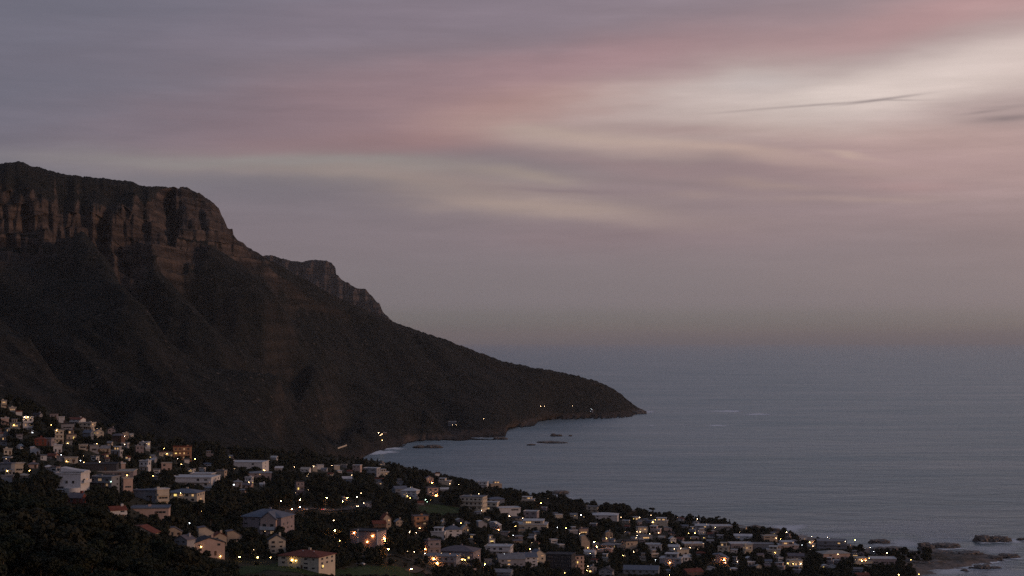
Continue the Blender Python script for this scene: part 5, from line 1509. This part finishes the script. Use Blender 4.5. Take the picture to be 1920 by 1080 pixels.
# pale raised strip standing in for a headlight streak on the coast road
p0, p1 = hit_any(633, 842), hit_any(650, 836); b = MB(); dv = (p1 - p0); nv = Vector((-dv.y, dv.x, 0)).normalized() * .4
for k in range(6):
    a_, c_ = p0 + dv * k / 6, p0 + dv * (k + 1) / 6
    b.poly([a_ - nv, c_ - nv, c_ - nv + Vector((0, 0, 2.4)), a_ - nv + Vector((0, 0, 2.4))]); b.poly([a_ - nv + Vector((0, 0, 2.4)), c_ - nv + Vector((0, 0, 2.4)), c_ + nv + Vector((0, 0, 2.4)), a_ + nv + Vector((0, 0, 2.4))])
    b.poly([c_ + nv, a_ + nv, a_ + nv + Vector((0, 0, 2.4)), c_ + nv + Vector((0, 0, 2.4))])
tag(b.build('headlight_streak', M['cream']), 'pale strip standing in for a headlight streak at the foot of the mountain', 'wall')

# ------------------------------------------------------------------ rocks and foam
m, t = newmat('wet_granite'); pos = t.n('ShaderNodeNewGeometry').outputs['Position']
sp = t.n('ShaderNodeSeparateXYZ'); t.l(pos, sp.inputs[0])
n1 = t.noise(pos, .35, 6, .65); c = t.mix(t.ramp(n1, .3, .7), (.085, .072, .066), (.22, .185, .165))
c = t.mix(t.ramp(t.math('ADD', sp.outputs[2], t.math('MULTIPLY', n1, 1.2)), 1.7, .7), c, (.025, .024, .026))
t.out(t.bsdf(c, .6, .3, normal=t.bump(n1, .8, .6))); M['rock'] = m


ROCKFOAM = []


def rock(x0, y0, x1, y1, lab, seed, ratio=.75, base=None):
    Yd = float(sea_depth(np.array(float(y1)))) if base is None else base.y
    k = Yd / F; W, H = (x1 - x0) * k, max(.7, (y1 - y0) * k) * (.72 if x1 - x0 > 40 else .9)
    d = ray((x0 + x1) / 2, y1); p = CAM + d * (Yd / d.y); D = W * ratio
    g = np.random.default_rng(seed)
    import bmesh
    bm = bmesh.new(); bmesh.ops.create_icosphere(bm, subdivisions=4, radius=1)
    P = np.array([v.co[:] for v in bm.verts])
    n_ = fbm(P[:, 0] * 1.7 + seed, P[:, 1] * 1.7, P[:, 2] * 1.7, oct=4, seed=seed); n2 = fbm(P[:, 0] * 4 + seed, P[:, 1] * 4, P[:, 2] * 4, oct=3, seed=seed + 3, ridged=True)
    n3 = fbm(P[:, 0] * 9 + seed, P[:, 1] * 9, P[:, 2] * 9, oct=2, seed=seed + 9)
    s = .42 + .66 * n_ + .50 * n2 ** 2 + .22 * (n3 - .5)
    for v, q, ss in zip(bm.verts, P, s):
        z = q[2] * ss
        v.co = (q[0] * ss * W * .56, q[1] * ss * D * .56, (max(z, -.35) * H * .95 if z < 0 else min(z ** .8, .62 + .25 * z) * H * (.75 + .6 * float(n_[v.index])) * .92))
    me = bpy.data.meshes.new('rock'); bm.to_mesh(me); bm.free()
    if x0 > 1600: ROCKFOAM.append((x0, y1, x1))
    o = link('rock', me, M['rock']); o.location = (p.x, p.y + D * .35, 0 if base is None else base.z)
    tag(o, lab, 'rock', 'rocks along the shore'); return o


for i, a_ in enumerate((
 (1030, 920, 1065, 927, 'dark islet just off the end of the wooded headland'), (1026, 933, 1053, 941, 'low rock shelf at the foot of the wooded headland'), (1033, 812, 1043, 818, 'taller half of the twin rock in the bay'),
 (1043, 814, 1054, 818, 'lower half of the twin rock in the bay'), (1066, 815, 1072, 818, 'tiny rock right of the twin rock in the bay'), (1008, 826, 1060, 831, 'long flat rock in the middle of the bay'), (988, 832, 1003, 835, 'thin low rock left of the long flat rock'),
 (776, 834, 800, 840, 'jagged reef off the small beach point, inner part'), (798, 833, 828, 840, 'jagged reef off the small beach point, outer part'), (928, 818, 950, 824, 'rock at the tip of the small white-house point'),
 (1190, 768, 1212, 776, 'pale rock at the very tip of the far headland'),   (1830, 1002, 1862, 1016, 'left half of the big dark sea rock at right'), (1855, 1004, 1892, 1016, 'right half of the big dark sea rock at right'), (1908, 1008, 1926, 1013, 'small dark rock at the right edge'),
 (1633, 1011, 1667, 1019, 'flat dark rock just off the last houses'), (1724, 1015, 1752, 1030, 'rounded rock, left one of the brown pair'), (1752, 1016, 1800, 1028, 'rounded rock, right one of the brown pair'),
 (1706, 1030, 1724, 1044, 'small upright rock at the edge of the rock shelf'), (1642, 1022, 1702, 1036, 'long sloping rock beside the last lamps'), (1732, 1028, 1790, 1042, 'left part of the broad rock shelf'), (1792, 1030, 1850, 1044, 'right part of the broad rock shelf'),
 (1700, 1048, 1770, 1060, 'front ledge of the broad rock shelf'), (1855, 1041, 1880, 1050, 'chain of low rocks right of the shelf, inner one'), (1874, 1038, 1912, 1046, 'chain of low rocks right of the shelf, outer one'),
 (1829, 1058, 1856, 1067, 'dark wet rock in the foam'), (1855, 1062, 1876, 1066, 'low rock awash right of the dark wet rock'), (1817, 1062, 1825, 1066, 'smallest rock in the foam'), (1803, 1067, 1814, 1071, 'little rock left of the smallest rock in the foam'),
 (1398, 979, 1440, 1001, 'hump of brown rock behind the beach'), (1425, 983, 1468, 1003, 'low brown rock sloping into the water beyond the beach'))): rock(*a_, seed=i + 3)

m, t = newmat('sea_foam'); at_ = t.n('ShaderNodeAttribute', attribute_name='cover').outputs['Fac']
pos = t.n('ShaderNodeNewGeometry').outputs['Position']
n1 = t.noise(t.map(pos, (.06, .12, 1)), 1.0, 6, .7); n2 = t.noise(t.map(pos, (.012, .03, 1)), 1.0, 4, .6)
f = t.math('MULTIPLY', t.ramp(t.math('ADD', t.math('MULTIPLY', n1, .6), t.math('MULTIPLY', n2, .6)), .34, .56), at_)
mx_ = t.n('ShaderNodeMixShader'); t.l(f, mx_.inputs[0])
t.l(t.n('ShaderNodeBsdfTransparent').outputs[0], mx_.inputs[1]); t.l(t.bsdf((.86, .86, .88), .8, .2), mx_.inputs[2])
t.out(mx_.outputs[0])
fb, fc = MB(), []
for cx, cy_, sx_, sy_, kk in ((1362, 771, 42, 2, 1), (1420, 777, 32, 2, 1), (1345, 798, 24, 1.6, .9), (1222, 798, 9, 1, .8), (1280, 797, 20, 1, .5), (1215, 772, 16, 3, .7), (1845, 1050, 70, 9, .9), (1800, 1066, 110, 14, .55), (1895, 1014, 40, 5, .7), (1870, 1030, 60, 10, .4),
                              (1480, 990, 40, 8, .6), (1560, 1004, 60, 6, .35), (712, 848, 34, 5, .9), (735, 841, 26, 3, .8), (1045, 938, 44, 10, .4), (1040, 929, 40, 6, .35), (1690, 1020, 60, 10, .45), (1780, 1010, 90, 14, .3), (1880, 1075, 90, 14, .35), (1010, 831, 20, 2, .5), (898, 818, 12, 5, .5), (900, 900, 60, 4, .2), (1720, 990, 160, 18, .22)) + tuple(((a_ + c_) / 2 + 4, b_ + .8, (c_ - a_) * .72, 2.6, .9) for a_, b_, c_ in ROCKFOAM):
    k0 = len(fb.v); N_ = 28
    def sp_(x, y):
        Yd = float(sea_depth(np.array(float(y)))); d = ray(x, y); q = CAM + d * (Yd / d.y); return (q.x, q.y, .14)
    fb.v.append(sp_(cx, cy_)); fc.append(min(1.0, 1.4 * kk))
    for rr, vv in ((.55, min(1.0, 1.15 * kk)), (1.0, 0)):
        for i in range(N_):
            a_ = 2 * math.pi * i / N_; w_ = 1 + .25 * math.sin(3 * a_ + cx) + .15 * math.sin(7 * a_)
            fb.v.append(sp_(cx + sx_ * rr * w_ * math.cos(a_), cy_ + sy_ * rr * w_ * math.sin(a_))); fc.append(vv)
    for i in range(N_):
        j = (i + 1) % N_
        fb.f.append((k0, k0 + 1 + i, k0 + 1 + j)); fb.m.append(0)
        fb.f.append((k0 + 1 + i, k0 + 1 + N_ + i, k0 + 1 + N_ + j, k0 + 1 + j)); fb.m.append(0)
fo = tag(fb.build('foam', m), 'patches and lines of white foam on the water near rocks', 'foam', kind='stuff')
fo.data.attributes.new('cover', 'FLOAT', 'POINT').data.foreach_set('value', np.array(fc, np.float32))
# ------------------------------------------------------------------ haze, sky, sun, camera
b = MB(); b.box(-122000, 122000, -122000, 122000, -17, 740)
me = b.mesh('haze')
m = bpy.data.materials.new('haze_air'); m.use_nodes = True; t = NT(m.node_tree)
pv = t.n('ShaderNodeVolumePrincipled'); pv.inputs['Color'].default_value = (.96, .97, 1.0, 1); pv.inputs['Density'].default_value = HAZE
pv.inputs['Anisotropy'].default_value = 0.0
o_ = t.n('ShaderNodeOutputMaterial'); t.l(pv.outputs[0], o_.inputs['Volume'])
hz = tag(link('haze', me, m), kind='stuff')
m.cycles.homogeneous_volume = True if hasattr(m.cycles, 'homogeneous_volume') else None

W = bpy.data.worlds.new('World'); SC.world = W; W.use_nodes = True
t = NT(W.node_tree)
gen = t.n('ShaderNodeTexCoord').outputs['Generated']
sx = t.n('ShaderNodeSeparateXYZ'); t.l(gen, sx.inputs[0])
az = t.math('ARCTAN2', sx.outputs[0], sx.outputs[1])
el = t.math('ARCSINE', sx.outputs[2])
cb = t.n('ShaderNodeCombineXYZ'); t.l(az, cb.inputs[0]); t.l(el, cb.inputs[1])
P0 = cb.outputs[0]
# slow drift and fine streaks that drag the cloud bands sideways
nz = t.n('ShaderNodeTexNoise'); nz.inputs['Scale'].default_value = 1.0; nz.inputs['Detail'].default_value = 4; nz.inputs['Roughness'].default_value = .55
t.l(t.map(P0, (5.5, 24, 1), rot=(0, 0, RAD(-4))), nz.inputs['Vector'])
off = t.n('ShaderNodeVectorMath', operation='SUBTRACT'); t.l(nz.outputs['Color'], off.inputs[0]); off.inputs[1].default_value = (.5, .5, .5)
of2 = t.n('ShaderNodeVectorMath', operation='MULTIPLY'); t.l(off.outputs[0], of2.inputs[0]); of2.inputs[1].default_value = (.13, .026, 0)
ad = t.n('ShaderNodeVectorMath', operation='ADD'); t.l(P0, ad.inputs[0]); t.l(of2.outputs[0], ad.inputs[1])
PW = ad.outputs[0]
streak = t.noise(t.map(P0, (7, 62, 1), rot=(0, 0, RAD(-5))), 1.0, 5, .6)
streak2 = t.noise(t.map(P0, (3.2, 26, 1), loc=(3, 1, 0), rot=(0, 0, RAD(7))), 1.0, 5, .6)


def A(px): return math.atan((px - 960) / F)
def E(py): return math.atan((540 - py) / F) + TH


def blob(cx, cy, sx_, sy_, rot=0, vec=None):
    v = t.map(vec or PW, scale=(sx_ / F, sy_ / F, 1), loc=(A(cx), E(cy), 0), rot=(0, 0, RAD(rot)), typ='TEXTURE')
    d = t.n('ShaderNodeVectorMath', operation='DOT_PRODUCT'); t.l(v, d.inputs[0]); t.l(v, d.inputs[1])
    return t.math('EXPONENT', t.math('MULTIPLY', d.outputs['Value'], -1.0))


def ramp_el(stops):
    r = t.n('ShaderNodeValToRGB'); r.color_ramp.interpolation = 'EASE'
    t.l(t.math('DIVIDE', el, 1.0), r.inputs[0])
    els = r.color_ramp.elements
    while len(els) < len(stops): els.new(.5)
    for e_, (p, c) in zip(els, stops):
        e_.position = max(0, p); e_.color = srgb(*c) + (1,)
    return r.outputs[0]


sky = ramp_el([(0, (88, 91, 96)), (E(624), (103, 101, 99)), (E(600), (112, 109, 107)), (E(565), (122, 115, 118)), (E(430), (128, 117, 122)), (E(330), (124, 115, 121)), (E(180), (122, 113, 122)), (E(0), (121, 115, 128)), (.34, (104, 107, 124)), (1.0, (92, 101, 120))])
for (cx, cy, sx_, sy_, rot, colr, k) in SKYB:
    f = t.math('MULTIPLY', blob(cx, cy, sx_, sy_, rot), k)
    sky = t.mix(f, sky, srgb(*colr))
# texture: light and dark fibres through the cloud sheet
sk = t.math('ADD', t.math('MULTIPLY', t.math('SUBTRACT', streak, .5), .26), t.math('MULTIPLY', t.math('SUBTRACT', streak2, .5), .34))
streak3 = t.noise(t.map(P0, (15, 135, 1), loc=(1, 5, 0), rot=(0, 0, RAD(-6))), 1.0, 5, .62)
sk = t.math('ADD', sk, t.math('MULTIPLY', t.math('SUBTRACT', streak3, .5), t.math('MULTIPLY', t.ramp(streak2, .35, .7), .46)))
sk = t.math('MULTIPLY', sk, t.ramp(el, .02, .07))
sc_ = t.n('ShaderNodeVectorMath', operation='SCALE'); t.l(sky, sc_.inputs[0]); t.l(t.math('ADD', sk, 1.0), sc_.inputs['Scale'])
sky = sc_.outputs[0]
# thin dark wisps in the bright gap
for (cx, cy, sx_, sy_, rot, k) in WISPS:
    f = t.math('MULTIPLY', blob(cx, cy, sx_, sy_, rot, vec=P0), t.math('MULTIPLY', t.ramp(streak, .30, .62), k))
    sky = t.mix(f, sky, srgb(120, 108, 110))
# darker east side behind the mountain and behind the camera
back = t.ramp(sx.outputs[0], .1, -1.0)
sky = t.mix(t.math('MULTIPLY', back, .22), sky, srgb(70, 72, 90))
ns = t.n('ShaderNodeTexSky', sky_type='NISHITA'); ns.sun_disc = False; ns.sun_elevation = SUN_EL; ns.sun_rotation = SUN_AZ
ns.air_density = 1.0; ns.dust_density = 2.0
cloud = t.n('ShaderNodeVectorMath', operation='SCALE'); t.l(sky, cloud.inputs[0]); cloud.inputs['Scale'].default_value = SKY_GAIN / .1
nsc = t.n('ShaderNodeVectorMath', operation='SCALE'); t.l(ns.outputs[0], nsc.inputs[0]); nsc.inputs['Scale'].default_value = NISHITA_GAIN
tot = t.n('ShaderNodeVectorMath', operation='ADD'); t.l(cloud.outputs[0], tot.inputs[0]); t.l(nsc.outputs[0], tot.inputs[1])
bg = t.n('ShaderNodeBackground'); t.l(tot.outputs[0], bg.inputs[0]); bg.inputs[1].default_value = .1
wo = t.n('ShaderNodeOutputWorld'); t.l(bg.outputs[0], wo.inputs[0])

sl = bpy.data.lights.new('sun', 'SUN'); sl.energy = SUN_E; sl.angle = RAD(15); sl.color = SUN_COL
so = bpy.data.objects.new('sun', sl); COL.objects.link(so)
sd = Vector((math.sin(SUN_AZ) * math.cos(SUN_EL), math.cos(SUN_AZ) * math.cos(SUN_EL), math.sin(SUN_EL)))
so.rotation_euler = sd.to_track_quat('Z', 'Y').to_euler()

cd = bpy.data.cameras.new('camera'); cd.lens = 60; cd.sensor_width = 36; cd.clip_start = 1; cd.clip_end = 200000
co = bpy.data.objects.new('camera', cd); COL.objects.link(co); co.location = CAM; co.rotation_euler = (math.pi / 2 + TH, 0, 0)
SC.camera = co
SC.view_settings.view_transform = 'Standard'; SC.view_settings.look = 'None'; SC.view_settings.exposure = 0; SC.view_settings.gamma = 1
cy = SC.cycles
cy.use_denoising = DENOISE; cy.denoiser = 'OPENIMAGEDENOISE'; cy.denoising_input_passes = 'RGB_ALBEDO_NORMAL'
cy.max_bounces = 5; cy.diffuse_bounces = 2; cy.glossy_bounces = 2; cy.transmission_bounces = 2; cy.volume_bounces = 0
cy.sample_clamp_indirect = 1.0; cy.use_light_tree = True; cy.caustics_reflective = False; cy.caustics_refractive = False
cy.use_adaptive_sampling = False
